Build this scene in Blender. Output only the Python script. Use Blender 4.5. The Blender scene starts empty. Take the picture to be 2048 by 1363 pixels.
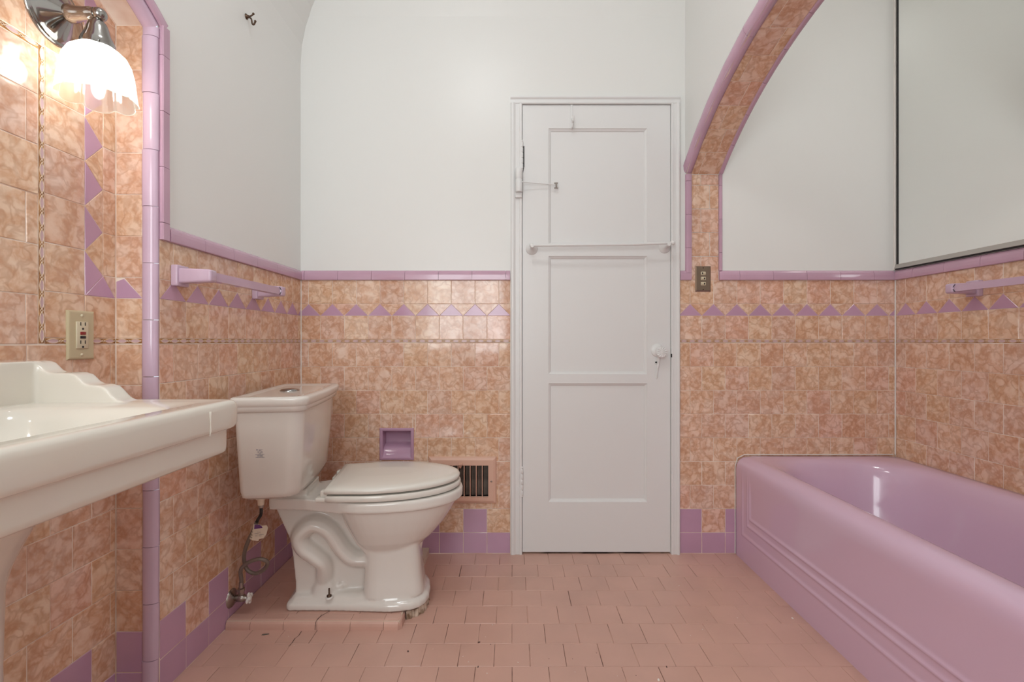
import bpy, bmesh, math, random
from mathutils import Vector, Matrix

random.seed(7)
PI = math.pi
C = bpy.context.scene.collection
V3 = Vector

# ------------------------------------------------------------------ mesh collector
class MB:
    def __init__(self):
        self.v, self.f, self.m, self.s, self.r = [], [], [], [], []

    def add(self, verts, faces, mi=0, smooth=False, rnd=0.0):
        b = len(self.v)
        self.v += [tuple(p) for p in verts]
        for f in faces:
            self.f.append(tuple(b + i for i in f))
            self.m.append(mi); self.s.append(smooth); self.r.append(rnd)
        return self

    def xf(self, M):
        self.v = [tuple(M @ V3(p)) for p in self.v]
        return self

    def join(self, o):
        b = len(self.v)
        self.v += o.v
        self.f += [tuple(b + i for i in f) for f in o.f]
        self.m += o.m; self.s += o.s; self.r += o.r
        return self

    # shapes -----------------------------------------------------
    def box(self, x0, x1, y0, y1, z0, z1, bev=0.0, seg=2, mi=0):
        bm = bmesh.new()
        bmesh.ops.create_cube(bm, size=1.0)
        for v in bm.verts:
            v.co = V3(((x0 + x1) / 2 + v.co.x * (x1 - x0), (y0 + y1) / 2 + v.co.y * (y1 - y0), (z0 + z1) / 2 + v.co.z * (z1 - z0)))
        if bev > 0:
            bmesh.ops.bevel(bm, geom=list(bm.edges), offset=bev, segments=seg, profile=0.5, affect='EDGES')
        self.from_bm(bm, mi, bev > 0)
        return self

    def from_bm(self, bm, mi=0, smooth=False):
        bm.verts.index_update()
        self.add([v.co.copy() for v in bm.verts], [[v.index for v in f.verts] for f in bm.faces], mi, smooth)
        bm.free()

    def loft(self, rings, closed=True, cap0=False, cap1=False, mi=0, smooth=True, rnd=0.0):
        n = len(rings[0])
        vs = [p for r in rings for p in r]
        fs = []
        for i in range(len(rings) - 1):
            for j in range(n if closed else n - 1):
                k = (j + 1) % n
                fs.append((i * n + j, i * n + k, (i + 1) * n + k, (i + 1) * n + j))
        self.add(vs, fs, mi, smooth, rnd)
        if cap0: self.add(rings[0], [tuple(range(n))[::-1]], mi, False, rnd)
        if cap1: self.add(rings[-1], [tuple(range(n))], mi, False, rnd)
        return self

    def lathe(self, prof, origin=(0, 0, 0), axis=(0, 0, 1), seg=32, mi=0, cap0=True, cap1=True, smooth=True):
        ax = V3(axis).normalized()
        u = ax.orthogonal().normalized(); w = ax.cross(u)
        o = V3(origin)
        rings = [[o + ax * z + (u * math.cos(2 * PI * k / seg) + w * math.sin(2 * PI * k / seg)) * r for k in range(seg)] for r, z in prof]
        return self.loft(rings, True, cap0, cap1, mi, smooth)

    def tube(self, pts, rad, seg=12, mi=0, caps=True, squash=None, smooth=True):
        pts = [V3(p) for p in pts]
        n = len(pts)
        rad = [rad] * n if not hasattr(rad, '__len__') else rad
        tan = [(pts[min(i + 1, n - 1)] - pts[max(i - 1, 0)]).normalized() for i in range(n)]
        u = tan[0].orthogonal().normalized()
        rings = []
        for i in range(n):
            u = (u - tan[i] * u.dot(tan[i])).normalized()
            w = tan[i].cross(u)
            ring = []
            for k in range(seg):
                a = 2 * PI * k / seg
                d = (u * math.cos(a) + w * math.sin(a)) * rad[i]
                if squash: d = V3((d.x * squash[0], d.y * squash[1], d.z * squash[2]))
                ring.append(pts[i] + d)
            rings.append(ring)
        return self.loft(rings, True, caps, caps, mi, smooth)

    def sphere(self, c, r, seg=20, rings=12, mi=0, sc=(1, 1, 1)):
        rs = []
        for i in range(rings + 1):
            a = PI * i / rings
            rr = max(1e-5, math.sin(a)) * r
            rs.append([(c[0] + rr * math.cos(2 * PI * k / seg) * sc[0], c[1] + rr * math.sin(2 * PI * k / seg) * sc[1], c[2] + r * math.cos(a) * sc[2]) for k in range(seg)])
        return self.loft(rs, True, False, False, mi, True)

    def extrude(self, prof, pa, pb, U, W, mi=0, smooth=False, rnd=0.0):
        pa, pb, U, W = V3(pa), V3(pb), V3(U), V3(W)
        ra = [pa + U * a + W * b for a, b in prof]
        rb = [pb + U * a + W * b for a, b in prof]
        self.loft([ra, rb], True, True, True, mi, smooth, rnd)
        return self


def catmull(pts, n=8):
    pts = [V3(p) for p in pts]
    P = [pts[0] * 2 - pts[1]] + pts + [pts[-1] * 2 - pts[-2]]
    out = []
    for i in range(1, len(P) - 2):
        for k in range(n):
            t = k / n
            a, b, c, d = P[i - 1], P[i], P[i + 1], P[i + 2]
            out.append(0.5 * ((2 * b) + (c - a) * t + (2 * a - 5 * b + 4 * c - d) * t * t + (3 * b - a - 3 * c + d) * t ** 3))
    out.append(pts[-1])
    return out


# ------------------------------------------------------------------ objects
XF = {}

def thing(name, label, cat, loc=(0, 0, 0), rotz=0.0, group=None, kind=None):
    o = bpy.data.objects.new(name, None)
    C.objects.link(o)
    o.location = loc; o.rotation_euler = (0, 0, rotz)
    o.empty_display_size = 0.05
    o['label'] = label; o['category'] = cat
    if group: o['group'] = group
    if kind: o['kind'] = kind
    XF[o.name] = Matrix.Translation(loc) @ Matrix.Rotation(rotz, 4, 'Z')
    return o

def obj(name, mb, mats, parent=None, local=False, remesh=None):
    """one mesh object; the collector holds world coordinates, or the parent's own when local"""
    if not isinstance(mats, (list, tuple)): mats = [mats]
    if local:
        mb.xf(XF[parent.name])
    xs = [p[0] for p in mb.v]; ys = [p[1] for p in mb.v]; zs = [p[2] for p in mb.v]
    zc = min(zs) if parent is None else (min(zs) + max(zs)) / 2
    c = V3(((min(xs) + max(xs)) / 2, (min(ys) + max(ys)) / 2, zc))
    base = XF[parent.name] if parent else Matrix.Identity(4)
    inv = base.inverted()
    rot = inv.to_3x3()
    me = bpy.data.meshes.new(name)
    me.from_pydata([tuple(rot @ (V3(p) - c)) for p in mb.v], [], mb.f)
    me.polygons.foreach_set('material_index', mb.m)
    me.polygons.foreach_set('use_smooth', mb.s)
    at = me.attributes.new('tile_rand', 'FLOAT', 'FACE')
    at.data.foreach_set('value', mb.r)
    for m in mats: me.materials.append(m)
    me.validate(); me.update()
    o = bpy.data.objects.new(name, me)
    C.objects.link(o)
    o.location = inv @ c
    if parent: o.parent = parent
    XF[o.name] = Matrix.Translation(c) @ base.to_3x3().to_4x4()
    if remesh:
        size, its = remesh
        r = o.modifiers.new('fuse', 'REMESH'); r.mode = 'VOXEL'; r.voxel_size = size; r.use_smooth_shade = True
        s = o.modifiers.new('soften', 'SMOOTH'); s.factor = 0.5; s.iterations = its
        dg = bpy.context.evaluated_depsgraph_get()
        nm = bpy.data.meshes.new_from_object(o.evaluated_get(dg))
        o.modifiers.clear()
        o.data = nm
        for p in nm.polygons: p.use_smooth = True
    return o

def tag(o, label, cat, group=None, kind=None):
    o['label'] = label; o['category'] = cat
    if group: o['group'] = group
    if kind: o['kind'] = kind
    return o

def struct(name, mb, mats, label, cat):
    return tag(obj(name, mb, mats), label, cat, kind='structure')

def copy_tree(o, parent=None):
    c = o.copy(); C.objects.link(c); c.parent = parent
    for ch in list(o.children): copy_tree(ch, c)
    return c

# ------------------------------------------------------------------ materials
def new_mat(name):
    m = bpy.data.materials.new(name); m.use_nodes = True
    nt = m.node_tree
    return m, nt, nt.nodes['Principled BSDF'], nt.nodes['Material Output']

def N(nt, t, **kw):
    n = nt.nodes.new(t)
    for k, v in kw.items():
        if k in n.inputs: n.inputs[k].default_value = v
        else: setattr(n, k, v)
    return n

def ramp(nt, stops, interp='LINEAR'):
    n = nt.nodes.new('ShaderNodeValToRGB')
    cr = n.color_ramp; cr.interpolation = interp
    while len(cr.elements) < len(stops): cr.elements.new(0.5)
    for e, (p, c) in zip(cr.elements, stops):
        e.position = p; e.color = (*c, 1) if len(c) == 3 else c
    return n

def simple(name, col, rough=0.4, metal=0.0, bump=None, coat=0.0, spec=0.5, var=0.0):
    m, nt, b, out = new_mat(name)
    b.inputs['Base Color'].default_value = (*col, 1)
    b.inputs['Roughness'].default_value = rough
    b.inputs['Metallic'].default_value = metal
    b.inputs['Coat Weight'].default_value = coat
    b.inputs['Coat Roughness'].default_value = 0.05
    b.inputs['Specular IOR Level'].default_value = spec
    tc = None
    if bump or var:
        tc = N(nt, 'ShaderNodeTexCoord')
    if bump:
        sc, st, dist = bump
        n = N(nt, 'ShaderNodeTexNoise', Scale=sc, Detail=3.0)
        nt.links.new(tc.outputs['Object'], n.inputs['Vector'])
        bp = N(nt, 'ShaderNodeBump', Strength=st, Distance=dist)
        nt.links.new(n.outputs['Fac'], bp.inputs['Height'])
        nt.links.new(bp.outputs['Normal'], b.inputs['Normal'])
    if var:
        n2 = N(nt, 'ShaderNodeTexNoise', Scale=3.0, Detail=5.0)
        nt.links.new(tc.outputs['Object'], n2.inputs['Vector'])
        d = tuple(c * (1 - var) for c in col); e = tuple(min(1, c * (1 + var)) for c in col)
        r = ramp(nt, [(0.3, d), (0.7, e)])
        nt.links.new(n2.outputs['Fac'], r.inputs['Fac'])
        nt.links.new(r.outputs['Color'], b.inputs['Base Color'])
    return m

def marbled_tile():
    m, nt, b, out = new_mat('peach_marbled_tile')
    L = nt.links.new
    tc = N(nt, 'ShaderNodeTexCoord')
    at = N(nt, 'ShaderNodeAttribute', attribute_name='tile_rand')
    w = N(nt, 'ShaderNodeMath', operation='MULTIPLY'); w.inputs[1].default_value = 61.0
    L(at.outputs['Fac'], w.inputs[0])
    n1 = N(nt, 'ShaderNodeTexNoise', noise_dimensions='4D', Scale=24.0, Detail=3.5, Roughness=0.58, Distortion=0.45)
    n2 = N(nt, 'ShaderNodeTexNoise', noise_dimensions='4D', Scale=26.0, Detail=2.5, Roughness=0.5, Distortion=0.5)
    n3 = N(nt, 'ShaderNodeTexNoise', noise_dimensions='4D', Scale=11.0, Detail=2.0)
    for n in (n1, n2, n3):
        L(tc.outputs['Object'], n.inputs['Vector']); L(w.outputs[0], n.inputs['W'])
    base = ramp(nt, [(0.30, TILE[0]), (0.46, TILE[1]), (0.58, TILE[2]), (0.74, TILE[3])])
    L(n1.outputs['Fac'], base.inputs['Fac'])
    vein = ramp(nt, [(0.42, (0, 0, 0)), (0.485, (1, 1, 1)), (0.515, (1, 1, 1)), (0.585, (0, 0, 0))])
    L(n2.outputs['Fac'], vein.inputs['Fac'])
    vm = N(nt, 'ShaderNodeMath', operation='MULTIPLY'); vm.inputs[1].default_value = 0.46
    L(vein.outputs['Color'], vm.inputs[0])
    mx = N(nt, 'ShaderNodeMix', data_type='RGBA', blend_type='MIX')
    L(vm.outputs[0], mx.inputs['Factor']); L(base.outputs['Color'], mx.inputs['A'])
    mx.inputs['B'].default_value = (*TILE[4], 1)
    # each tile a little pinker or browner
    hue = ramp(nt, [(0.0, (1.02, 0.95, 0.96)), (0.25, (0.95, 0.95, 0.96)), (0.5, (1.02, 1.02, 1.0)), (0.75, (1.0, 1.02, 0.93)), (1.0, (0.95, 0.88, 0.82))], 'LINEAR')
    fr = N(nt, 'ShaderNodeMath', operation='FRACT')
    f2 = N(nt, 'ShaderNodeMath', operation='MULTIPLY'); f2.inputs[1].default_value = 13.0
    L(at.outputs['Fac'], f2.inputs[0]); L(f2.outputs[0], fr.inputs[0]); L(fr.outputs[0], hue.inputs['Fac'])
    mul = N(nt, 'ShaderNodeMix', data_type='RGBA', blend_type='MULTIPLY')
    mul.inputs['Factor'].default_value = 1.0
    L(mx.outputs['Result'], mul.inputs['A']); L(hue.outputs['Color'], mul.inputs['B'])
    L(mul.outputs['Result'], b.inputs['Base Color'])
    b.inputs['Roughness'].default_value = 0.085
    b.inputs['Specular IOR Level'].default_value = 0.5
    bp = N(nt, 'ShaderNodeBump', Strength=0.30, Distance=0.0013)
    L(n3.outputs['Fac'], bp.inputs['Height']); L(bp.outputs['Normal'], b.inputs['Normal'])
    return m

def varied(name, col, rough, amount, bump=None):
    """glazed tile with a slight difference from piece to piece"""
    m, nt, b, out = new_mat(name)
    L = nt.links.new
    tc = N(nt, 'ShaderNodeTexCoord')
    at = N(nt, 'ShaderNodeAttribute', attribute_name='tile_rand')
    f2 = N(nt, 'ShaderNodeMath', operation='MULTIPLY'); f2.inputs[1].default_value = 13.0
    fr = N(nt, 'ShaderNodeMath', operation='FRACT')
    L(at.outputs['Fac'], f2.inputs[0]); L(f2.outputs[0], fr.inputs[0])
    r = ramp(nt, [(0, tuple(c * (1 - amount) for c in col)), (1, tuple(c * (1 + amount) for c in col))])
    L(fr.outputs[0], r.inputs['Fac'])
    n = N(nt, 'ShaderNodeTexNoise', Scale=6.0, Detail=5.0)
    L(tc.outputs['Object'], n.inputs['Vector'])
    rr = ramp(nt, [(0.3, (0.94, 0.94, 0.94)), (0.7, (1.05, 1.05, 1.05))])
    L(n.outputs['Fac'], rr.inputs['Fac'])
    mul = N(nt, 'ShaderNodeMix', data_type='RGBA', blend_type='MULTIPLY'); mul.inputs['Factor'].default_value = 1.0
    L(r.outputs['Color'], mul.inputs['A']); L(rr.outputs['Color'], mul.inputs['B'])
    L(mul.outputs['Result'], b.inputs['Base Color'])
    b.inputs['Roughness'].default_value = rough
    if bump:
        n3 = N(nt, 'ShaderNodeTexNoise', Scale=bump[0], Detail=2.0)
        L(tc.outputs['Object'], n3.inputs['Vector'])
        bp = N(nt, 'ShaderNodeBump', Strength=bump[1], Distance=bump[2])
        L(n3.outputs['Fac'], bp.inputs['Height']); L(bp.outputs['Normal'], b.inputs['Normal'])
    return m

def two_tone(name, c0, c1, scale, lo, hi, rough=0.8):
    m, nt, b, out = new_mat(name)
    tc = N(nt, 'ShaderNodeTexCoord')
    n = N(nt, 'ShaderNodeTexNoise', Scale=scale, Detail=3.0)
    r = ramp(nt, [(lo, c0), (hi, c1)])
    nt.links.new(tc.outputs['Object'], n.inputs['Vector']); nt.links.new(n.outputs['Fac'], r.inputs['Fac'])
    nt.links.new(r.outputs['Color'], b.inputs['Base Color'])
    b.inputs['Roughness'].default_value = rough
    return m

def emitter(name, col, strength):
    m, nt, b, out = new_mat(name)
    b.inputs['Base Color'].default_value = (0.9, 0.9, 0.9, 1)
    b.inputs['Emission Color'].default_value = (*col, 1)
    b.inputs['Emission Strength'].default_value = strength
    return m

def shade_glass():
    m, nt, b, out = new_mat('frosted_ribbed_glass')
    L = nt.links.new
    tr = N(nt, 'ShaderNodeBsdfTransparent'); tr.inputs['Color'].default_value = (0.98, 1.0, 0.97, 1)
    tl = N(nt, 'ShaderNodeBsdfTranslucent'); tl.inputs['Color'].default_value = (0.93, 0.97, 0.92, 1)
    gl = N(nt, 'ShaderNodeBsdfGlossy', Roughness=0.08)
    m1 = N(nt, 'ShaderNodeMixShader'); m1.inputs[0].default_value = 0.5
    L(tr.outputs[0], m1.inputs[1]); L(tl.outputs[0], m1.inputs[2])
    m2 = N(nt, 'ShaderNodeMixShader')
    m2.inputs[0].default_value = 0.05; L(m1.outputs[0], m2.inputs[1]); L(gl.outputs[0], m2.inputs[2])
    L(m2.outputs[0], out.inputs['Surface'])
    return m

TILE = [(0.84, 0.645, 0.545), (0.79, 0.56, 0.445), (0.675, 0.40, 0.275), (0.84, 0.63, 0.515), (0.49, 0.245, 0.145)]
LILAC = (0.53, 0.32, 0.45)
M = {}
M['peach'] = marbled_tile()
M['lilac'] = varied('lilac_glazed_tile', LILAC, 0.09, 0.05, (9, 0.15, 0.001))
M['lilac_trim'] = varied('lilac_bullnose_trim', (0.56, 0.355, 0.46), 0.09, 0.04, (7, 0.12, 0.001))
M['lilac_lit'] = varied('lamplit_lilac_glaze', (0.60, 0.44, 0.56), 0.10, 0.03, (7, 0.12, 0.001))  # trim lilac made paler, putting the wall lamp's light into the colour
M['grout'] = two_tone('pale_grout', (0.66, 0.47, 0.37), (0.84, 0.73, 0.64), 9, 0.35, 0.6)
M['paint'] = simple('white_wall_paint', (0.79, 0.79, 0.77), 0.34, bump=(38, 0.13, 0.0015), spec=0.4)
M['ceil'] = simple('white_ceiling_paint', (0.82, 0.815, 0.80), 0.6)
M['door_paint'] = simple('white_gloss_door_paint', (0.77, 0.77, 0.765), 0.32, bump=(60, 0.08, 0.001))
M['floor_tile'] = varied('pink_floor_tile', (0.61, 0.375, 0.305), 0.34, 0.025, (30, 0.12, 0.0008))
M['floor_grout'] = two_tone('worn_floor_grout', (0.10, 0.05, 0.04), (0.72, 0.48, 0.38), 5.5, 0.42, 0.56)
M['liner_brown'] = two_tone('brown_liner_glaze', (0.29, 0.125, 0.04), (0.50, 0.26, 0.10), 60, 0.4, 0.6, 0.25)
M['heart'] = simple('pale_mauve_glaze', (0.62, 0.43, 0.45), 0.2)
M['liner_cream'] = simple('cream_liner_relief', (0.80, 0.62, 0.47), 0.25)
M['ceramic'] = simple('white_vitreous_china', (0.73, 0.695, 0.65), 0.07, spec=0.6)
M['biscuit'] = simple('biscuit_vitreous_china', (0.74, 0.695, 0.62), 0.08, spec=0.6)
M['plastic'] = simple('ivory_seat_plastic', (0.75, 0.725, 0.67), 0.18)
M['tub'] = simple('lilac_bathtub_enamel', (0.66, 0.465, 0.60), 0.11, spec=0.6)
M['chrome'] = simple('polished_nickel', (0.36, 0.35, 0.335), 0.10, 1.0)
M['dullmetal'] = simple('worn_chrome', (0.38, 0.34, 0.31), 0.28, 1.0)
M['brass'] = simple('brushed_brown_brass', (0.34, 0.27, 0.21), 0.34, 1.0)
M['bronze'] = simple('dark_bronze', (0.10, 0.06, 0.04), 0.35, 0.8)
M['ivory'] = simple('ivory_plastic', (0.56, 0.47, 0.30), 0.3)
M['ivory_light'] = simple('light_ivory_plastic', (0.64, 0.56, 0.40), 0.3)
M['black'] = simple('black_plastic_and_shade', (0.012, 0.012, 0.013), 0.5)
M['red'] = simple('dark_red_button', (0.26, 0.018, 0.016), 0.4)
M['dark'] = simple('dark_recess', (0.02, 0.016, 0.014), 0.9)
M['pinkmetal'] = simple('pink_painted_metal', (0.70, 0.44, 0.34), 0.38, var=0.05)
M['ductgrey'] = two_tone('dusty_duct_metal', (0.07, 0.055, 0.045), (0.21, 0.17, 0.145), 14, 0.35, 0.7, 0.7)
M['hose'] = simple('grey_braided_hose', (0.22, 0.18, 0.155), 0.45, 0.3, bump=(300, 0.4, 0.001))
M['white'] = simple('white_plastic', (0.78, 0.76, 0.73), 0.35)
M['paper'] = simple('cream_paper_tag', (0.72, 0.62, 0.50), 0.7)
M['purple'] = simple('purple_ink', (0.13, 0.04, 0.17), 0.6)
M['ink'] = simple('dark_ink', (0.05, 0.045, 0.07), 0.6)
M['blueink'] = simple('navy_print', (0.03, 0.035, 0.16), 0.6)
M['mirror'] = simple('silvered_mirror', (0.87, 0.88, 0.86), 0.012, 1.0)
M['alu'] = simple('grey_aluminium', (0.55, 0.52, 0.49), 0.35, 1.0)
M['caulk'] = simple('white_caulk', (0.80, 0.76, 0.72), 0.5)
M['mortar'] = two_tone('crumbled_brown_mortar', (0.20, 0.12, 0.07), (0.62, 0.50, 0.40), 30, 0.4, 0.6, 0.9)
M['bulb'] = emitter('glowing_bulb', (1.0, 0.97, 0.93), 31.0)
M['glass'] = shade_glass()
M['chip'] = simple('white_paint_flake', (0.85, 0.82, 0.78), 0.6)
M['crumb'] = simple('dark_crumb', (0.09, 0.05, 0.04), 0.8)
M['cloth_seal'] = simple('cream_cracked_grout', (0.66, 0.52, 0.42), 0.7)

# ------------------------------------------------------------------ measured room
# camera 0.969 m above the floor, looking level along +Y at the far wall
F, H = 965.0, 0.969
def P(u, v, y):                       # a measured sight line, at its own distance y
    return V3(((u - 1024.0) * y / F, y, H - (v - 681.5) * y / F))
YB = 2.203                            # far wall
XL, XN = -0.965, -1.076               # left wall, back of the wash niche
YN = 1.308                            # far return of the niche
XR = 1.751                            # alcove wall behind the bath
XA0, XA1 = 0.79, 0.957                # the two faces of the arch wall
ZC = 2.90                             # ceiling
YF = -1.05                            # wall behind the camera
AR = dict(cy=1.314, cz=0.561, R=1.467, phi=math.asin((YB - 1.314) / 1.467))
AL = dict(cy=0.70, cz=0.88, R=1.12, phi=math.asin((YN - 0.70) / 1.12))
def arch(A, r, phi): return (A['cy'] + r * math.sin(phi), A['cz'] + r * math.cos(phi))

# ------------------------------------------------------------------ tiles
class Frame:
    def __init__(self, o, u, v, n):
        self.o, self.u, self.v, self.n = V3(o), V3(u), V3(v), V3(n)
    def __call__(self, a, b, h=0.0):
        return self.o + self.u * a + self.v * b + self.n * h

def clip(poly, axis, lim, keep_less):
    out = []
    for i in range(len(poly)):
        p, q = poly[i], poly[(i + 1) % len(poly)]
        pin = (p[axis] <= lim) if keep_less else (p[axis] >= lim)
        qin = (q[axis] <= lim) if keep_less else (q[axis] >= lim)
        if pin: out.append(p)
        if pin != qin:
            t = (lim - p[axis]) / (q[axis] - p[axis])
            out.append((p[0] + t * (q[0] - p[0]), p[1] + t * (q[1] - p[1])))
    return out

def area(poly):
    return 0.5 * sum(poly[i][0] * poly[(i + 1) % len(poly)][1] - poly[(i + 1) % len(poly)][0] * poly[i][1] for i in range(len(poly)))

def inset(poly, d):
    n = len(poly); out = []
    for i in range(n):
        p0, p1, p2 = V3((*poly[i - 1], 0)), V3((*poly[i], 0)), V3((*poly[(i + 1) % n], 0))
        e1 = (p1 - p0).normalized(); e2 = (p2 - p1).normalized()
        n1 = V3((-e1.y, e1.x, 0)); n2 = V3((-e2.y, e2.x, 0))
        bis = n1 + n2
        k = d / max(0.35, bis.dot(n1))
        out.append((p1.x + bis.x * k, p1.y + bis.y * k))
    return out

def clean(poly):
    out = []
    for p in poly:
        if not out or (abs(p[0] - out[-1][0]) + abs(p[1] - out[-1][1])) > 1e-5: out.append(p)
    if len(out) > 1 and (abs(out[0][0] - out[-1][0]) + abs(out[0][1] - out[-1][1])) < 1e-5: out.pop()
    return out

def tile(mb, fr, poly, mi, gap=0.0011, bev=0.0011, h=0.0024, tilt=0.0005, rnd=None, flip=False):
    poly = clean(poly)
    if len(poly) < 3: return
    if area(poly) < 0: poly = poly[::-1]
    if area(poly) < 5e-5: return
    xs = [p[0] for p in poly]; ys = [p[1] for p in poly]
    if max(xs) - min(xs) < 0.006 or max(ys) - min(ys) < 0.006: return
    rnd = random.random() if rnd is None else rnd
    a = inset(poly, gap); b = inset(poly, gap + bev)
    cx, cy = sum(xs) / len(xs), sum(ys) / len(ys)
    tx, ty = random.uniform(-1, 1) * tilt / 0.054, random.uniform(-1, 1) * tilt / 0.054
    n = len(poly)
    hh = h + random.uniform(-0.0002, 0.0002)
    lo = [fr(p[0], p[1], 0.0) for p in a]
    mid = [fr(p[0], p[1], hh * 0.55) for p in a]
    hi = [fr(p[0], p[1], hh + (p[0] - cx) * tx + (p[1] - cy) * ty) for p in b]
    rev = fr.u.cross(fr.v).dot(fr.n) < 0
    fs = [tuple(range(2 * n, 3 * n))]
    for k in range(2):
        for i in range(n):
            j = (i + 1) % n
            fs.append((k * n + i, k * n + j, (k + 1) * n + j, (k + 1) * n + i))
    if rev: fs = [f[::-1] for f in fs]
    mb.add(lo + mid + hi, fs, mi, False, rnd)

def sub_rects(rects, holes):
    for hx0, hx1, hy0, hy1 in holes:
        out = []
        for (a0, a1, b0, b1) in rects:
            if hx0 >= a1 or hx1 <= a0 or hy0 >= b1 or hy1 <= b0:
                out.append((a0, a1, b0, b1)); continue
            if hx0 > a0: out.append((a0, hx0, b0, b1))
            if hx1 < a1: out.append((hx1, a1, b0, b1))
            m0, m1 = max(a0, hx0), min(a1, hx1)
            if hy0 > b0: out.append((m0, m1, b0, hy0))
            if hy1 < b1: out.append((m0, m1, hy1, b1))
        rects = out
    return rects

def plane(mb, fr, a0, a1, b0, b1, mi, holes=(), h=None):
    if h is None: h = 0.0013 if mi == 0 else 0.0
    rev = fr.u.cross(fr.v).dot(fr.n) < 0
    for (x0, x1, y0, y1) in sub_rects([(a0, a1, b0, b1)], holes):
        q = [fr(x0, y0, h), fr(x1, y0, h), fr(x1, y1, h), fr(x0, y1, h)]
        mb.add(q, [(3, 2, 1, 0) if rev else (0, 1, 2, 3)], mi)

def course(mb, fr, a0, a1, b0, b1, pitch, seam, mi, holes=(), accent=None, accent_mi=1):
    k0 = int(math.floor((a0 - seam) / pitch)) - 1
    k1 = int(math.ceil((a1 - seam) / pitch)) + 1
    for k in range(k0, k1):
        x0, x1 = max(a0, seam + k * pitch), min(a1, seam + (k + 1) * pitch)
        if x1 - x0 < 0.006: continue
        m = accent_mi if (accent is not None and (k % 2) == accent) else mi
        rnd = random.random()
        for r in sub_rects([(x0, x1, b0, b1)], holes):
            tile(mb, fr, [(r[0], r[2]), (r[1], r[2]), (r[1], r[3]), (r[0], r[3])], m, rnd=rnd)

def tri_course(mb, fr, a0, a1, b0, b1, pitch, seam, mi, lil):
    k0 = int(math.floor((a0 - seam) / pitch)) - 1
    k1 = int(math.ceil((a1 - seam) / pitch)) + 1
    for k in range(k0, k1):
        s = seam + k * pitch
        up = [(s, b0), (s + pitch, b0), (s + pitch / 2, b1)]
        dn = [(s + pitch, b0), (s + 1.5 * pitch, b1), (s + pitch / 2, b1)]
        for poly, m in ((up, lil), (dn, mi)):
            c = clip(clip(poly, 0, a0, False), 0, a1, True)
            if len(c) >= 3: tile(mb, fr, c, m, gap=0.0005, bev=0.001)

def liner(mb, fr, s0, s1, t, along='u', mi=(3, 4, 6), w=0.0068):
    """relief strip: pointed loops with lilac hearts and little rings between"""
    def q(s, d, h): return fr(s, t + d, h) if along == 'u' else fr(t + d, s, h)
    fl = Frame(q(0, 0, 0), (q(1, 0, 0) - q(0, 0, 0)), (q(0, 1, 0) - q(0, 0, 0)), fr.n)
    tile(mb, fl, [(s0, -w), (s1, -w), (s1, w), (s0, w)], mi[0], gap=0.0004, bev=0.0008, h=0.0026, tilt=0)
    Lc = 0.0385
    n = max(1, round((s1 - s0) / Lc)); Lc = (s1 - s0) / n
    for i in range(n):
        c = s0 + (i + 0.5) * Lc
        L = Lc * 0.43; W = w * 0.72
        K = 7
        up = [(c - L + 2 * L * k / K, W * (1 - (2 * k / K - 1) ** 2)) for k in range(K + 1)]
        dn = [(a, -b) for a, b in up]
        core = up[1:-1] + dn[1:-1][::-1]
        mb.add([fl(a, b * 0.85, 0.0034) for a, b in core], [tuple(range(len(core)))[::-1]], mi[2], False, random.random())
        for line in (up, dn):
            mb.tube([fl(a, b, 0.0034) for a, b in line], 0.0009, 4, mi[1], False)
        ring = [(s0 + i * Lc + 0.0028 * math.cos(a), 0.0028 * math.sin(a)) for a in [2 * PI * k / 8 for k in range(9)]]
        if i > 0: mb.tube([fl(a, b, 0.0032) for a, b in ring], 0.0008, 4, mi[1], False)

CAP = [(0.0, 0.0), (0.0105, 0.0), (0.012, 0.002), (0.0125, 0.012), (0.0120, 0.024), (0.0102, 0.033), (0.0065, 0.040), (0.0, 0.044)]
def run(mb, pa, pb, out, up, prof, piece, off=0.0, mi=0, gap=0.0007):
    """a straight run of trim pieces laid end to end"""
    pa, pb = V3(pa), V3(pb)
    d = (pb - pa); L = d.length; d.normalize()
    s = -off
    while s < L:
        a, b = max(0, s), min(L, s + piece)
        if b - a > 0.004:
            jig = random.uniform(-0.0004, 0.0004)
            mb.extrude([(x + (jig if x > 0 else 0), y) for x, y in prof], pa + d * (a + gap), pa + d * (b - gap), out, up, mi, False, random.random())
        s += piece

def arc_run(mb, A, prof, phi0, phi1, xsign_point, piece, mi=0):
    """trim pieces along an arch; prof gives (x, radius offset)"""
    Lr = A['R']
    n = max(1, round((phi1 - phi0) * Lr / piece))
    for i in range(n):
        a = phi0 + (phi1 - phi0) * i / n + 0.0006; b = phi0 + (phi1 - phi0) * (i + 1) / n - 0.0006
        rings = []
        for k in range(5):
            ph = a + (b - a) * k / 4
            rings.append([V3((x, *arch(A, Lr + r, ph))) for x, r in prof])
        mb.loft(rings, True, True, True, mi, True, random.random())

ROWS = [0.960 - 0.108 * k for k in range(9)]           # 0.960 .. 0.096
MATS = [M['grout'], M['lilac'], M['peach'], M['liner_brown'], M['liner_cream'], M['paint'], M['heart']]

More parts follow.
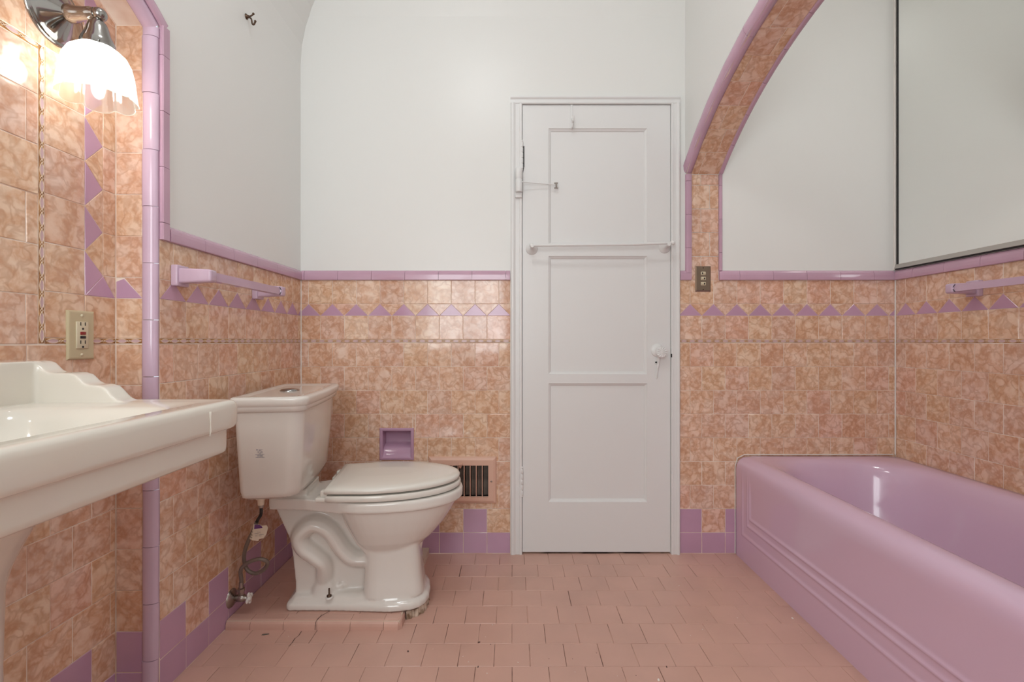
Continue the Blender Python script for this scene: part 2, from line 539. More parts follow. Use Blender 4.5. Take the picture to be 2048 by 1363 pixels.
def wainscot(mb, fr, a0, a1, pitch, seam, holes=(), accent=None, tri=True, base=True, top=True):
    """dado of square tiles in half-lapped courses under a row of triangles"""
    for i in range(8):
        s = seam + (pitch / 2 if i % 2 == 0 else 0)
        acc = accent if i == 7 else None
        if i == 7: s = seam
        course(mb, fr, a0, a1, ROWS[i + 1], ROWS[i], pitch, s, 2, holes, acc)
    course(mb, fr, a0, a1, 0.001, ROWS[8], pitch, seam, 1, holes)
    liner(mb, fr, a0, a1, H)
    course(mb, fr, a0, a1, 0.976, 1.084, pitch, seam, 2, holes)
    tri_course(mb, fr, a0, a1, 1.084, 1.138, pitch, seam, 2, 1)
    course(mb, fr, a0, a1, 1.138, 1.246, pitch, seam + pitch / 2, 2, holes)

# ------------------------------------------------------------------ far wall
fb = Frame((0, YB, 0), (1, 0, 0), (0, 0, 1), (0, -1, 0))
TP = (-0.598, -0.453, 0.432, 0.568)        # recess of the paper holder
VT = (-0.355, -0.095, 0.262, 0.412)        # duct opening
DO = (0.030, 0.735, -0.01, 2.062)          # door opening
mb = MB()
plane(mb, fb, XN - 0.02, 2.0, 0, 1.25, 0, [TP, VT, DO])
plane(mb, fb, XN - 0.02, 2.0, 1.25, 2.45, 5, [DO])
cove = MB()
R = 0.45
prev = None
for k in range(11):                        # the wall sweeps forward into the ceiling
    a = (PI / 2) * k / 10
    cur = (YB - R * (1 - math.cos(a)), 2.45 + R * math.sin(a))
    if prev:
        cove.add([(XN, prev[0], prev[1]), (XA0 + .002, prev[0], prev[1]), (XA0 + .002, cur[0], cur[1]), (XN, cur[0], cur[1])], [(0, 1, 2, 3)], 1, True)
    prev = cur
mb.add([(XA0, YB, 2.45), (2.0, YB, 2.45), (2.0, YB, ZC), (XA0, YB, ZC)], [(0, 1, 2, 3)], 5)
wainscot(mb, fb, XL + 0.003, -0.008, 0.1085, -0.6023 - 0.0543, [TP, VT], accent=0)
wainscot(mb, fb, 0.765, XR - 0.003, 0.1066, 0.8128 - 0.0533, accent=0)
# tiled upright band under the spring of the arch
zs = [1.246, 1.355, 1.463, 1.571, 1.680, 1.728]
for i in range(5):
    s = 0.817 + (0.045 if i % 2 == 0 else 0.085)
    for a, b in ((0.817, s), (s, 0.943)):
        tile(mb, fb, [(a, zs[i]), (b, zs[i]), (b, zs[i + 1]), (a, zs[i + 1])], 2)
struct('wall_back', mb, MATS, 'far wall, white paint above peach marbled square tiles with a lilac triangle row', 'wall')

tr = MB()
run(tr, (XL + 0.003, YB, 1.246), (-0.008, YB, 1.246), (0, -1, 0), (0, 0, 1), CAP, 0.1525, 0.135)
struct('trim_1', tr, [M['lilac_trim']], 'lilac bullnose cap along the tiles between the toilet corner and the door', 'trim')
tr = MB()
run(tr, (0.765, YB, 1.246), (0.817, YB, 1.246), (0, -1, 0), (0, 0, 1), CAP, 0.1525)
UPR = [(0.0, 0.0), (0.004, 0.0), (0.0105, 0.003), (0.0125, 0.010), (0.0125, 0.020), (0.010, 0.027), (0.0, 0.027)]
run(tr, (XA0, YB, 1.279), (XA0, YB, 1.728), (0, -1, 0), (1, 0, 0), UPR, 0.1525, 0.04)
struct('trim_2', tr, [M['lilac_trim']], 'lilac upright trim strip between the door casing and the light switch', 'trim')
tr = MB()
UPT = [(0.0, 0.0), (0.008, 0.0), (0.0105, 0.003), (0.0095, 0.011), (0.004, 0.016), (0.0, 0.016)]
run(tr, (0.943, YB, 1.288), (0.943, YB, 1.728), (0, -1, 0), (1, 0, 0), UPT, 0.1525, 0.07)
run(tr, (0.943, YB, 1.246), (XR - 0.012, YB, 1.246), (0, -1, 0), (0, 0, 1), CAP, 0.1525, 0.06)
struct('trim_3', tr, [M['lilac_trim']], 'lilac bullnose cap along the far end of the bath alcove', 'trim')

# ------------------------------------------------------------------ left wall with its arched niche
fl_ = Frame((XL, 0, 0), (0, 1, 0), (0, 0, 1), (1, 0, 0))
mb = MB()
plane(mb, fl_, YN + 0.008, YB + 0.02, 0, 1.25, 0)
plane(mb, fl_, YN + 0.008, YB + 0.02, 1.25, 2.23, 5)
K = 28
for i in range(K):
    pa = arch(AL, AL['R'] + 0.01, -AL['phi'] + 2 * AL['phi'] * i / K); pb = arch(AL, AL['R'] + 0.01, -AL['phi'] + 2 * AL['phi'] * (i + 1) / K)
    mb.add([(XL, pa[0], pa[1]), (XL, pb[0], pb[1]), (XL, pb[0], 2.23), (XL, pa[0], 2.23)], [(0, 1, 2, 3)], 5)
plane(mb, fl_, arch(AL, AL['R'] + .01, AL['phi'])[0], YN + 0.008, 1.80, 2.23, 5)
YN0 = 2 * AL['cy'] - YN
plane(mb, fl_, YF - 0.02, YN0, 0, 2.23, 5)
R = 0.67
prev = None
for k in range(13):
    a = (PI / 2) * k / 12
    cur = (XL + R * (1 - math.cos(a)), 2.23 + R * math.sin(a))
    if prev:
        cove.add([(prev[0], YF, prev[1]), (prev[0], YB + .02, prev[1]), (cur[0], YB + .02, cur[1]), (cur[0], YF, cur[1])], [(0, 1, 2, 3)], 1, True)
    prev = cur
wainscot(mb, fl_, YN + 0.010, YB - 0.003, 0.1065, 1.426, accent=1)
struct('wall_left', mb, MATS, 'left wall between wash niche and far corner, grey white paint over peach tiles', 'wall')

tr = MB()
run(tr, (XL, YN + 0.0412, 1.246), (XL, YB - 0.012, 1.246), (1, 0, 0), (0, 0, 1), CAP, 0.1525, 0.0)
struct('trim_4', tr, [M['lilac_trim']], 'lilac bullnose cap along the left wall above the long towel bar', 'trim')
tr = MB()
BAND = [(0.0, 0.0), (0.0075, 0.0), (0.0095, 0.003), (0.0095, 0.026), (0.006, 0.031), (0.0, 0.031)]
zsp = arch(AL, AL['R'], AL['phi'])[1]
run(tr, (XL, YN + 0.010, 1.246), (XL, YN + 0.010, zsp + 0.012), (1, 0, 0), (0, 1, 0), [(a * 1.25, b) for a, b in BAND], 0.1525, 0.105)
arc_run(tr, AL, [(XL, 0.012), (XL + .0075, 0.012), (XL + .0095, 0.015), (XL + .0095, 0.038), (XL + .006, 0.043), (XL, 0.043)], -AL['phi'], AL['phi'] + 0.014, 1, 0.15)
struct('trim_5', tr, [M['lilac_trim']], 'flat mauve trim band on the wall face beside the niche corner', 'trim')
tr = MB()
QR = [(-1.000, 1.308), (-0.9998, 1.3045), (-0.997, 1.3018), (-0.992, 1.2998), (-0.986, 1.2990), (-0.980, 1.2993), (-0.974, 1.3008), (-0.969, 1.3034), (-0.965, 1.3070), (-0.9630, 1.3110), (-0.962, 1.3165), (-0.967, 1.3165), (-0.972, 1.312)]
z = 0.0
off = 0.105
cuts = [0.0]
while off < zsp:
    cuts.append(off); off += 0.1535
cuts.append(zsp)
for a, b in zip(cuts[:-1], cuts[1:]):
    jig = random.uniform(-0.0008, 0.0008)
    tr.loft([[V3((x + jig, y + jig, a + 0.0008)) for x, y in QR], [V3((x + jig, y + jig, b - 0.0008)) for x, y in QR]], True, True, True, 0, True, random.random())
arc_run(tr, AL, [(x, (YN - y) * -1.0) for x, y in QR], -AL['phi'], AL['phi'], 1, 0.15)
for p in tr.f: pass
o = struct('trim_6', tr, [M['lilac_lit']], 'rounded lilac corner trim running up the niche edge beside the sink', 'trim')

# niche back and returns
fn = Frame((XN, 0, 0), (0, 1, 0), (0, 0, 1), (1, 0, 0))
mb = MB()
plane(mb, fn, YN0, YN, 0, 2.05, 0)
PN = 0.111
nrows = [0.960 - PN * k for k in range(9)]
for i in range(8):
    s = 1.1225 if i % 2 == 1 else 1.0685
    acc = 0 if i == 7 else None
    course(mb, fn, YN0, YN - 0.001, nrows[i + 1], nrows[i], PN, s, 2, accent=acc)
course(mb, fn, YN0, YN - 0.001, 0.001, nrows[8], PN, 1.1225, 1)
LY0, LY1, LZ = 0.30, 1.101, 1.637
for b0, b1, s in ((0.962, 1.073, 1.066), (1.073, 1.187, 1.0945), (1.187, 1.300, 1.066), (1.300, 1.413, 1.0945), (1.413, 1.526, 1.066), (1.526, 1.630, 1.0945)):
    course(mb, fn, LY0 + 0.007, LY1 - 0.007, b0, b1, PN, s, 2)
liner(mb, fn, H - 0.006, LZ + 0.006, LY1, 'v')
liner(mb, fn, H - 0.006, LZ + 0.006, LY0, 'v')
liner(mb, fn, LY0 + 0.007, LY1 - 0.007, LZ, 'u')
liner(mb, fn, LY1 + 0.007, YN - 0.002, H, 'u')
TR0, TR1 = 1.213, 1.267
ZT = [1.084 + 0.1125 * k for k in range(10)]
for ya, yb in ((LY1 + 0.007, TR0), (TR0, YN - 0.001)):
    tile(mb, fn, [(ya, 0.976), (yb, 0.976), (yb, 1.084), (ya, 1.084)], 2)
for a, b in zip(ZT[:-1], ZT[1:]):
    tile(mb, fn, [(LY1 + 0.007, a), (TR0, a), (TR0, b), (LY1 + 0.007, b)], 2)
    m = (a + b) / 2
    tile(mb, fn, [(TR0, a), (TR1, m), (TR0, b)], 1, gap=0.0005, bev=0.001)
    tile(mb, fn, [(TR1, m), (TR1, m + 0.1125), (TR0, b)], 2, gap=0.0005, bev=0.001)
    tile(mb, fn, [(TR1, m), (YN - 0.001, m), (YN - 0.001, m + 0.1125), (TR1, m + 0.1125)], 2)
tile(mb, fn, [(TR0, 1.084), (YN - 0.001, 1.084), (TR1, 1.140)], 1, gap=0.0005, bev=0.001)
tile(mb, fn, [(YN - 0.001, 1.084), (YN - 0.001, 1.140), (TR1, 1.140)], 2, gap=0.0005, bev=0.001)
for a, b, s in ((1.644, 1.757, 1.066), (1.757, 1.870, 1.0945), (1.870, 1.983, 1.066)):
    course(mb, fn, YN0, LY1 + 0.007, a, b, PN, s, 2)
struct('wall_niche', mb, MATS, 'tiled back of the arched wash niche behind the sink, framed by a relief strip', 'wall')

fr_ = Frame((0, YN, 0), (1, 0, 0), (0, 0, 1), (0, -1, 0))
mb = MB()
plane(mb, fr_, XN - 0.004, -0.97, 0, 1.85, 0)
xa, xb = XN + 0.004, -1.0
for i in range(8):
    tile(mb, fr_, [(xa, nrows[i + 1]), (xb, nrows[i + 1]), (xb, nrows[i]), (xa, nrows[i])], 1 if i == 7 else 2)
tile(mb, fr_, [(xa, 0.001), (xb, 0.001), (xb, nrows[8]), (xa, nrows[8])], 1)
liner(mb, fr_, xa, xb, H)
tile(mb, fr_, [(xa, 0.976), (xb, 0.976), (xb, 1.084), (xa, 1.084)], 2)
tile(mb, fr_, [(xa, 1.084), (xb, 1.084), (xa + 0.022, 1.138), (xa, 1.130)], 1, gap=0.0005, bev=0.001)
tile(mb, fr_, [(xb, 1.084), (xb, 1.140), (xa + 0.022, 1.140)], 2, gap=0.0005, bev=0.001)
a = 1.140
while a < zsp:
    b = min(zsp + 0.004, a + 0.1125)
    if zsp - b < 0.03: b = zsp + 0.002
    tile(mb, fr_, [(xa, a), (xb, a), (xb, b), (xa, b)], 2)
    a = b
# arched head of the niche
nn = 12
for i in range(nn):
    p0 = -AL['phi'] + 2 * AL['phi'] * i / nn; p1 = -AL['phi'] + 2 * AL['phi'] * (i + 1) / nn
    ya, za = arch(AL, AL['R'], p0); yb, zb = arch(AL, AL['R'], p1)
    u = V3((0, yb - ya, zb - za)).normalized()
    f = Frame((XN, ya, za), (1, 0, 0), u, V3((1, 0, 0)).cross(u))
    L = math.hypot(yb - ya, zb - za)
    plane(mb, f, -0.004, 0.105, 0, L, 0)
    tile(mb, f, [(0.004, 0), (0.076, 0), (0.076, L), (0.004, L)], 2)
f = Frame((0, YN0, 0), (1, 0, 0), (0, 0, 1), (0, 1, 0))
plane(mb, f, XN, XL, 0, 1.85, 0)
for i in range(16):
    tile(mb, f, [(xa, i * 0.113), (xb + 0.02, i * 0.113), (xb + 0.02, i * 0.113 + 0.113), (xa, i * 0.113 + 0.113)], 2)
struct('wall_niche_side', mb, MATS, 'narrow tiled return and arched head of the wash niche', 'wall')

# ------------------------------------------------------------------ alcove wall, arch wall, remaining shell
fr2 = Frame((XR, 0, 0), (0, 1, 0), (0, 0, 1), (-1, 0, 0))
mb = MB()
plane(mb, fr2, 0.40, YB + .02, 0, 1.25, 0)
plane(mb, fr2, 0.40, YB + .02, 1.25, ZC, 5)
for i in range(8):
    if i > 5: break
    s = 2.091 + (0.053 if i % 2 == 0 else 0)
    course(mb, fr2, 0.44, YB - 0.003, ROWS[i + 1], ROWS[i], 0.1065, s, 2)
liner(mb, fr2, 0.44, YB - 0.003, H)
course(mb, fr2, 0.44, YB - 0.003, 0.976, 1.084, 0.1065, 2.091, 2)
tri_course(mb, fr2, 0.44, YB - 0.003, 1.084, 1.138, 0.1065, 2.091, 2, 1)
course(mb, fr2, 0.44, YB - 0.003, 1.138, 1.246, 0.1065, 2.091 + 0.053, 2)
struct('wall_right', mb, MATS, 'right wall of the bath alcove, peach tiles below a large mirror', 'wall')
tr = MB()
run(tr, (XR, YB - 0.003, 1.246), (XR, 0.44, 1.246), (-1, 0, 0), (0, 0, 1), CAP, 0.1525, 0.05)
struct('trim_7', tr, [M['lilac_trim']], 'lilac bullnose cap along the alcove wall under the mirror', 'trim')

mb = MB()
K = 36
for X, fl in ((XA0, False), (XA1, True)):
    for i in range(K):
        pa = arch(AR, AR['R'] + 0.005, -AR['phi'] + 2 * AR['phi'] * i / K); pb = arch(AR, AR['R'] + 0.005, -AR['phi'] + 2 * AR['phi'] * (i + 1) / K)
        mb.add([(X, pa[0], pa[1]), (X, pb[0], pb[1]), (X, pb[0], ZC), (X, pa[0], ZC)], [(0, 1, 2, 3) if fl else (3, 2, 1, 0)], 5)
YA0 = 2 * AR['cy'] - YB
mb.box(XA0, XA1, YF, YA0, 0, ZC, mi=5)
mb.box(XA1, XR, YA0 - 0.1, YA0, 0, ZC, mi=5)
nn = 17
for i in range(nn):
    p0 = AR['phi'] - 2 * AR['phi'] * i / nn; p1 = AR['phi'] - 2 * AR['phi'] * (i + 1) / nn
    ya, za = arch(AR, AR['R'] + 0.003, p0); yb, zb = arch(AR, AR['R'] + 0.003, p1)
    u = V3((0, yb - ya, zb - za)); L = u.length; u.normalize()
    n = u.cross(V3((1, 0, 0)))
    if n.z > 0: n = -n
    f = Frame((0, ya, za), (1, 0, 0), u, n)
    plane(mb, f, XA0 + 0.004, XA1 - 0.004, 0, L, 0)
    s = 0.817 + (0.034 if i % 2 == 0 else 0.080)
    if i % 3 == 2: s += 0.012
    tile(mb, f, [(0.817, 0), (s, 0), (s, L), (0.817, L)], 2)
    tile(mb, f, [(s, 0), (0.943, 0), (0.943, L), (s, L)], 2)
struct('wall_arch', mb, MATS, 'white wall over the bath with a peach tiled arched opening', 'wall')
tr = MB()
arc_run(tr, AR, [(XA0 + .004, 0.048), (XA0 - .005, 0.044), (XA0 - .008, 0.034), (XA0 - .006, 0.018), (XA0 + .001, 0.005), (XA0 + .012, -0.001), (XA0 + .027, -0.001), (XA0 + .027, 0.006)], -AR['phi'], AR['phi'] - 0.004, 1, 0.62)
struct('trim_8', tr, [M['lilac_trim']], 'rounded lilac trim on the room side of the bath arch', 'trim')
tr = MB()
arc_run(tr, AR, [(0.943, 0.006), (0.943, -0.003), (0.952, -0.005), (0.961, -0.002), (0.965, 0.006), (0.965, 0.016), (0.957, 0.018)], -AR['phi'], AR['phi'] - 0.004, 1, 0.15)
struct('trim_9', tr, [M['lilac_trim']], 'thin lilac trim on the alcove side of the bath arch', 'trim')

mb = MB()
mb.add([(XN - .05, YF - .05, ZC), (2.0, YF - .05, ZC), (2.0, YB + .1, ZC), (XN - .05, YB + .1, ZC)], [(3, 2, 1, 0)])
mb.join(cove)
struct('ceiling', mb, [M['ceil'], M['paint']], 'white ceiling curving down into the left and far walls', 'ceiling')

WN = (-0.95, -0.05, 0.90, 2.15)  # opening for an unseen window added to light the room
ff = Frame((0, YF, 0), (1, 0, 0), (0, 0, 1), (0, 1, 0))
mb = MB()
plane(mb, ff, XN - 0.02, XA0 + .05, 0, ZC, 0, [WN])
struct('wall_front', mb, [M['paint']], 'white wall with an added window opening behind the camera', 'wall')
w = thing('added_window_1', 'white framed window added for fill light, unseen in the wall behind the camera', 'window', (-0.50, YF, 0.90), kind='structure')
mb = MB()
for x0, x1, z0, z1 in ((WN[0] - .05, WN[0], WN[2] - .05, WN[3] + .05), (WN[1], WN[1] + .05, WN[2] - .05, WN[3] + .05), (WN[0], WN[1], WN[2] - .05, WN[2]), (WN[0], WN[1], WN[3], WN[3] + .05)):
    mb.box(x0, x1, YF - 0.06, YF + 0.015, z0, z1, 0.004)
mb.box(-0.515, -0.485, YF - .05, YF - .02, WN[2], WN[3], 0.003)
obj('added_window_frame', mb, M['door_paint'], w)

# ------------------------------------------------------------------ floor
ffl = Frame((0, 0, 0), (1, 0, 0), (0, 1, 0), (0, 0, 1))
mb = MB()
plane(mb, ffl, XN - .02, 2.0, YF - .05, YB + .15, 0, h=-0.0024)
k = 0
y1 = YB
while y1 > -0.4:
    y0 = y1 - 0.1093
    s = 0.0 if k % 2 == 1 else 0.0545
    x = -1.2
    kk = math.floor((XN - s) / 0.1088)
    while s + kk * 0.1088 < 1.06:
        a0 = max(XN, s + kk * 0.1088); a1 = min(1.06, s + (kk + 1) * 0.1088)
        a0 += random.uniform(-.0004, .0004)
        if a1 - a0 > 0.008:
            tile(mb, Frame((0, 0, -0.0024), (1, 0, 0), (0, 1, 0), (0, 0, 1)), [(a0, y0), (a1, y0), (a1, y1), (a0, y1)], 1, gap=random.uniform(0.0003, 0.0009), bev=0.0009, h=0.0024, tilt=0.0003)
        kk += 1
    y1 = y0; k += 1
struct('floor', mb, [M['floor_grout'], M['floor_tile']], 'dusty pink square floor tiles in half lapped rows', 'floor')

# ------------------------------------------------------------------ raised tile step under the toilet
t = thing('raised_tile_platform', 'low pink tiled platform step with a cracked rounded edge under the toilet', 'platform', (-0.66, 1.90, 0))
PX1, PY0, PZ = -0.372, 1.617, 0.030
mb = MB()
mb.box(XL + 0.004, PX1 - 0.006, PY0 + 0.006, YB - 0.004, 0.0, PZ - 0.0024, mi=0)
fp = Frame((0, 0, PZ - 0.0024), (1, 0, 0), (0, 1, 0), (0, 0, 1))
y = PY0 + 0.045; k = 0
while y < YB - 0.01:
    x = XL + 0.004 - (0.05 if k % 2 else 0)
    while x < PX1 - 0.045:
        tile(mb, fp, [(max(XL + .004, x), y), (min(PX1 - .04, x + .1088), y), (min(PX1 - .04, x + .1088), min(y + .1088, YB - .005)), (max(XL + .004, x), min(y + .1088, YB - .005))], 1, gap=0.0006, bev=.0008)
        x += 0.1088
    y += 0.1088; k += 1
obj('step_top', mb, [M['cloth_seal'], M['floor_tile']], t)
NOSE = [(0.045, PZ), (0.016, PZ), (0.006, PZ - 0.0035), (0.0015, PZ - 0.010), (0.0, PZ - 0.018), (0.0, 0.0), (0.045, 0.0)]
mb = MB()
run(mb, (XL + 0.004, PY0, 0), (PX1 - 0.010, PY0, 0), (0, 1, 0), (0, 0, 1), NOSE, 0.112, 0.03)
obj('front_edge', mb, M['floor_tile'], t)
mb = MB()
run(mb, (PX1, PY0 + 0.010, 0), (PX1, 1.72, 0), (-1, 0, 0), (0, 0, 1), [(a, b * .97) for a, b in NOSE], 0.11, 0.05)
mb.loft([[V3((PX1 - .0105, PY0 + a, b)) for a, b in NOSE], [V3((PX1 - .002, PY0 + .010 + a * .5, b * .8)) for a, b in NOSE]], True, True, True, 0, False)
obj('side_edge', mb, M['floor_tile'], t)
def crack(pts, w=0.0009):
    c = MB()
    for p, q in zip(pts[:-1], pts[1:]):
        p, q = V3(p), V3(q)
        s = (q - p).cross(V3((0, 0, 1)))
        if s.length < 1e-6: s = V3((1, 0, 0))
        s = s.normalized() * w * random.uniform(0.6, 1.4)
        c.add([p - s, p + s, q + s, q - s], [(0, 1, 2, 3)])
    return c
c = crack([(-0.634, 1.690, PZ + .0006), (-0.640, 1.668, PZ + .0006), (-0.652, 1.650, PZ + .0006), (-0.657, 1.630, PZ + .0006), (-0.659, 1.6205, PZ - .004)])
c.add([(-0.660, PY0 - .0006, PZ - .012), (-0.6578, PY0 - .0006, PZ - .012), (-0.6590, PY0 - .0006, 0.002), (-0.6610, PY0 - .0006, 0.002)], [(0, 1, 2, 3)])
c.add([(-0.660, PY0 + .0035, PZ - .004), (-0.6582, PY0 + .0035, PZ - .004), (-0.6578, PY0 - .0006, PZ - .012), (-0.660, PY0 - .0006, PZ - .012)], [(0, 1, 2, 3)])
o = obj('edge_crack', c, M['crumb'], t); o['label'] = 'dark crack across the pink edge'

# ------------------------------------------------------------------ door
d = thing('door_1', 'narrow white painted three panel door in a white casing', 'door', (0.385, YB, 0), kind='structure')
DX0, DX1, DZ0, DZ1 = 0.048, 0.7215, 0.008, 2.043
YD = YB - 0.003
def slab(mb, x0, x1, z0, z1, y, depth, panels, thick):
    xs = sorted({x0, x1} | {p[0] for p in panels} | {p[1] for p in panels})
    zs = sorted({z0, z1} | {p[2] for p in panels} | {p[3] for p in panels})
    for i in range(len(xs) - 1):
        for j in range(len(zs) - 1):
            cx, cz = (xs[i] + xs[i + 1]) / 2, (zs[j] + zs[j + 1]) / 2
            if any(p[0] < cx < p[1] and p[2] < cz < p[3] for p in panels): continue
            mb.add([(xs[i], y, zs[j]), (xs[i + 1], y, zs[j]), (xs[i + 1], y, zs[j + 1]), (xs[i], y, zs[j + 1])], [(0, 1, 2, 3)])
    for a, b, c_, e in panels:
        loops = []
        for ins, dy in ((0, 0), (0.002, 0.004), (0.009, 0.0085), (0.012, depth)):
            loops.append([(a + ins, y + dy, c_ + ins), (b - ins, y + dy, c_ + ins), (b - ins, y + dy, e - ins), (a + ins, y + dy, e - ins)])
        for l0, l1 in zip(loops[:-1], loops[1:]):
            for k in range(4):
                kk = (k + 1) % 4
                mb.add([l0[k], l0[kk], l1[kk], l1[k]], [(0, 1, 2, 3)])
        mb.add(loops[-1], [(0, 1, 2, 3)])
    y2 = y + thick
    mb.add([(x0, y, z0), (x1, y, z0), (x1, y, z1), (x0, y, z1), (x0, y2, z0), (x1, y2, z0), (x1, y2, z1), (x0, y2, z1)],
           [(0, 4, 5, 1), (1, 5, 6, 2), (2, 6, 7, 3), (3, 7, 4, 0), (4, 7, 6, 5)])
PX = ((1097 - 1024) / 438.0, (1294 - 1024) / 438.0)
zz = lambda v: H + (681.5 - v) / 438.0
panels = [(PX[0], PX[1], zz(489), zz(257)), (PX[0], PX[1], zz(748), zz(512)), (PX[0], PX[1], zz(1003), zz(766))]
mb = MB(); slab(mb, DX0, DX1, DZ0, DZ1, YD, 0.013, panels, 0.032)
obj('door_slab', mb, M['door_paint'], d)
CAS = [(0.0, 0.0), (0.012, 0.0), (0.0145, 0.004), (0.0145, 0.011), (0.0115, 0.0135), (0.0115, 0.030), (0.015, 0.034), (0.018, 0.040), (0.018, 0.047), (0.013, 0.053), (0.0, 0.053)]
mb = MB()
mb.extrude([(a, -b) for a, b in CAS], (0.046, YB, 0), (0.046, YB, 2.050), (0, -1, 0), (1, 0, 0))
mb.extrude([(a, b * 0.75) for a, b in CAS], (0.7235, YB, 0), (0.7235, YB, 2.050), (0, -1, 0), (1, 0, 0))
mb.extrude([(a, b * 0.66) for a, b in CAS], (-0.007, YB, 2.046), (0.763, YB, 2.046), (0, -1, 0), (0, 0, 1))
mb.box(0.020, 0.0465, YB + 0.004, YB + 0.10, 0, 2.047)
mb.box(0.7225, 0.750, YB + 0.004, YB + 0.10, 0, 2.047)
mb.box(0.020, 0.750, YB + 0.004, YB + 0.10, 2.0445, 2.075)
mb.box(0.0465, 0.7225, YB + 0.045, YB + 0.10, 0.0, 2.05)
obj('door_casing', mb, M['door_paint'], d)
for zc, h in ((zz(312), 0.122), (zz(962), 0.122)):
    mb = MB()
    for k in range(5):
        z0 = zc - h / 2 + k * h / 5
        mb.lathe([(0.0058, z0 + 0.001), (0.0068, z0 + 0.003), (0.0068, z0 + h / 5 - 0.003), (0.0058, z0 + h / 5 - 0.001)], (0.0445, YD - 0.006, 0), (0, 0, 1), 12)
    mb.sphere((0.0445, YD - 0.006, zc + h / 2 + 0.004), 0.006, 10, 6)
    mb.sphere((0.0445, YD - 0.006, zc - h / 2 - 0.004), 0.006, 10, 6)
    hg = obj('hinge', mb, M['door_paint'], d)
    if zc > 1:
        g = MB(); g.box(0.0505, 0.0565, YD - 0.0012, YD + .01, zc - h * 0.42, zc + h * 0.36)
        g.add([(0.0505, YD - .001, zc - h * .42), (0.0555, YD - .001, zc - h * .42), (0.0508, YD - .001, zc - h * .66)], [(0, 1, 2)])
        o = obj('mortise_gap', g, M['black'], hg); o['label'] = 'black gap beside the upper hinge'
mb = MB()
kx, kz = (1317 - 1024) / 438.0, zz(703)
mb.lathe([(0.030, 0), (0.030, 0.003), (0.026, 0.006), (0.014, 0.008)], (kx - 0.006, YD, kz + 0.006), (0, -1, 0), 28)
rose = obj('knob_rose', mb, M['door_paint'], d)
mb = MB()
prof = [(0.010, 0.004), (0.009, 0.016), (0.015, 0.024), (0.0245, 0.032), (0.0265, 0.040), (0.024, 0.047)]
ax_o = V3((kx, YD, kz))
mb.lathe(prof, ax_o, (0, -1, 0), 12, smooth=False, cap1=False)
ring = [ax_o + V3((0.024 * math.cos(2 * PI * k / 24), -0.047, 0.024 * math.sin(2 * PI * k / 24))) for k in range(24)]
rin = [ax_o + V3(((0.019 if k % 2 else 0.014) * math.cos(2 * PI * k / 24), -0.050 if k % 2 else -0.0465, (0.019 if k % 2 else 0.014) * math.sin(2 * PI * k / 24))) for k in range(24)]
rc = [ax_o + V3((0.004 * math.cos(2 * PI * k / 24), -0.0495, 0.004 * math.sin(2 * PI * k / 24))) for k in range(24)]
mb.loft([ring, rin, rc], True, False, True, 0, False)
obj('door_knob', mb, M['door_paint'], d)
mb = MB()
mb.tube(catmull([(kx - .002, YD - .004, kz - .022), (kx - .003, YD - .005, kz - .05), (kx - .007, YD - .0035, kz - .08), (kx - .010, YD - .001, kz - .125)], 4), [0.008] * 4 + [0.006] * 4 + [0.004] * 4 + [0.0015], 8)
mb.tube([(kx - .012, YD - .004, kz - .030), (kx - .014, YD - .003, kz - .055)], [0.004, 0.003], 8)
o = obj('paint_drip', mb, M['door_paint'], d); o['label'] = 'hardened white paint run hanging under the knob'
mb = MB()
mb.lathe([(0.004, 0), (0.004, 0.002)], (kx - .014, YD - .005, kz - .048), (0, -1, 0), 10, 0)
mb.box(0.7215, 0.7260, YB - .016, YB - .012, zz(714), zz(707))
o = obj('keyhole', mb, M['black'], d); o['label'] = 'black keyhole and latch gap'

# towel bar on the door
t = thing('towel_bar', 'white painted round towel bar across the white door', 'towel bar', (0.39, YD, zz(497)))
z0 = zz(494)
mb = MB(); mb.tube([(0.085, YD - .062, zz(496)), (0.25, YD - .062, zz(495.5)), (0.55, YD - .062, zz(494)), (0.712, YD - .062, zz(491))], 0.0062, 12)
mb.sphere((0.714, YD - .062, zz(491)), 0.0095); mb.sphere((0.086, YD - .062, zz(496)), 0.0095)
obj('bar', mb, M['door_paint'], t)
for x, zb in ((0.090, zz(497)), (0.695, zz(494))):
    mb = MB()
    mb.lathe([(0.027, 0), (0.027, 0.002), (0.022, 0.008), (0.011, 0.016), (0.008, 0.03), (0.008, 0.058), (0.010, 0.064), (0.006, 0.071)], (x, YD, zb - .002), (0, -1, 0), 24)
    obj('post', mb, M['door_paint'], t)

# hook over the door top
t = thing('over_door_hook', 'small white painted hook hanging over the top edge of the door', 'hook', (0.272, YD, 1.96))
mb = MB()
x = (1143 - 1024) / 438.0
mb.box(x - .006, x + .006, YD - .0028, YD + .0, zz(258), DZ1 + .002, 0.0008, 1)
mb.tube(catmull([(x, YD - .002, zz(238)), (x + .002, YD - .016, zz(243)), (x + .004, YD - .028, zz(250)), (x + .004, YD - .036, zz(246)), (x + .004, YD - .040, zz(240))], 4), 0.0035, 8)
mb.tube(catmull([(x, YD - .002, zz(256)), (x, YD - .012, zz(259)), (x, YD - .020, zz(258)), (x + .002, YD - .024, zz(252))], 4), 0.0035, 8)
obj('hook_body', mb, M['door_paint'], t)

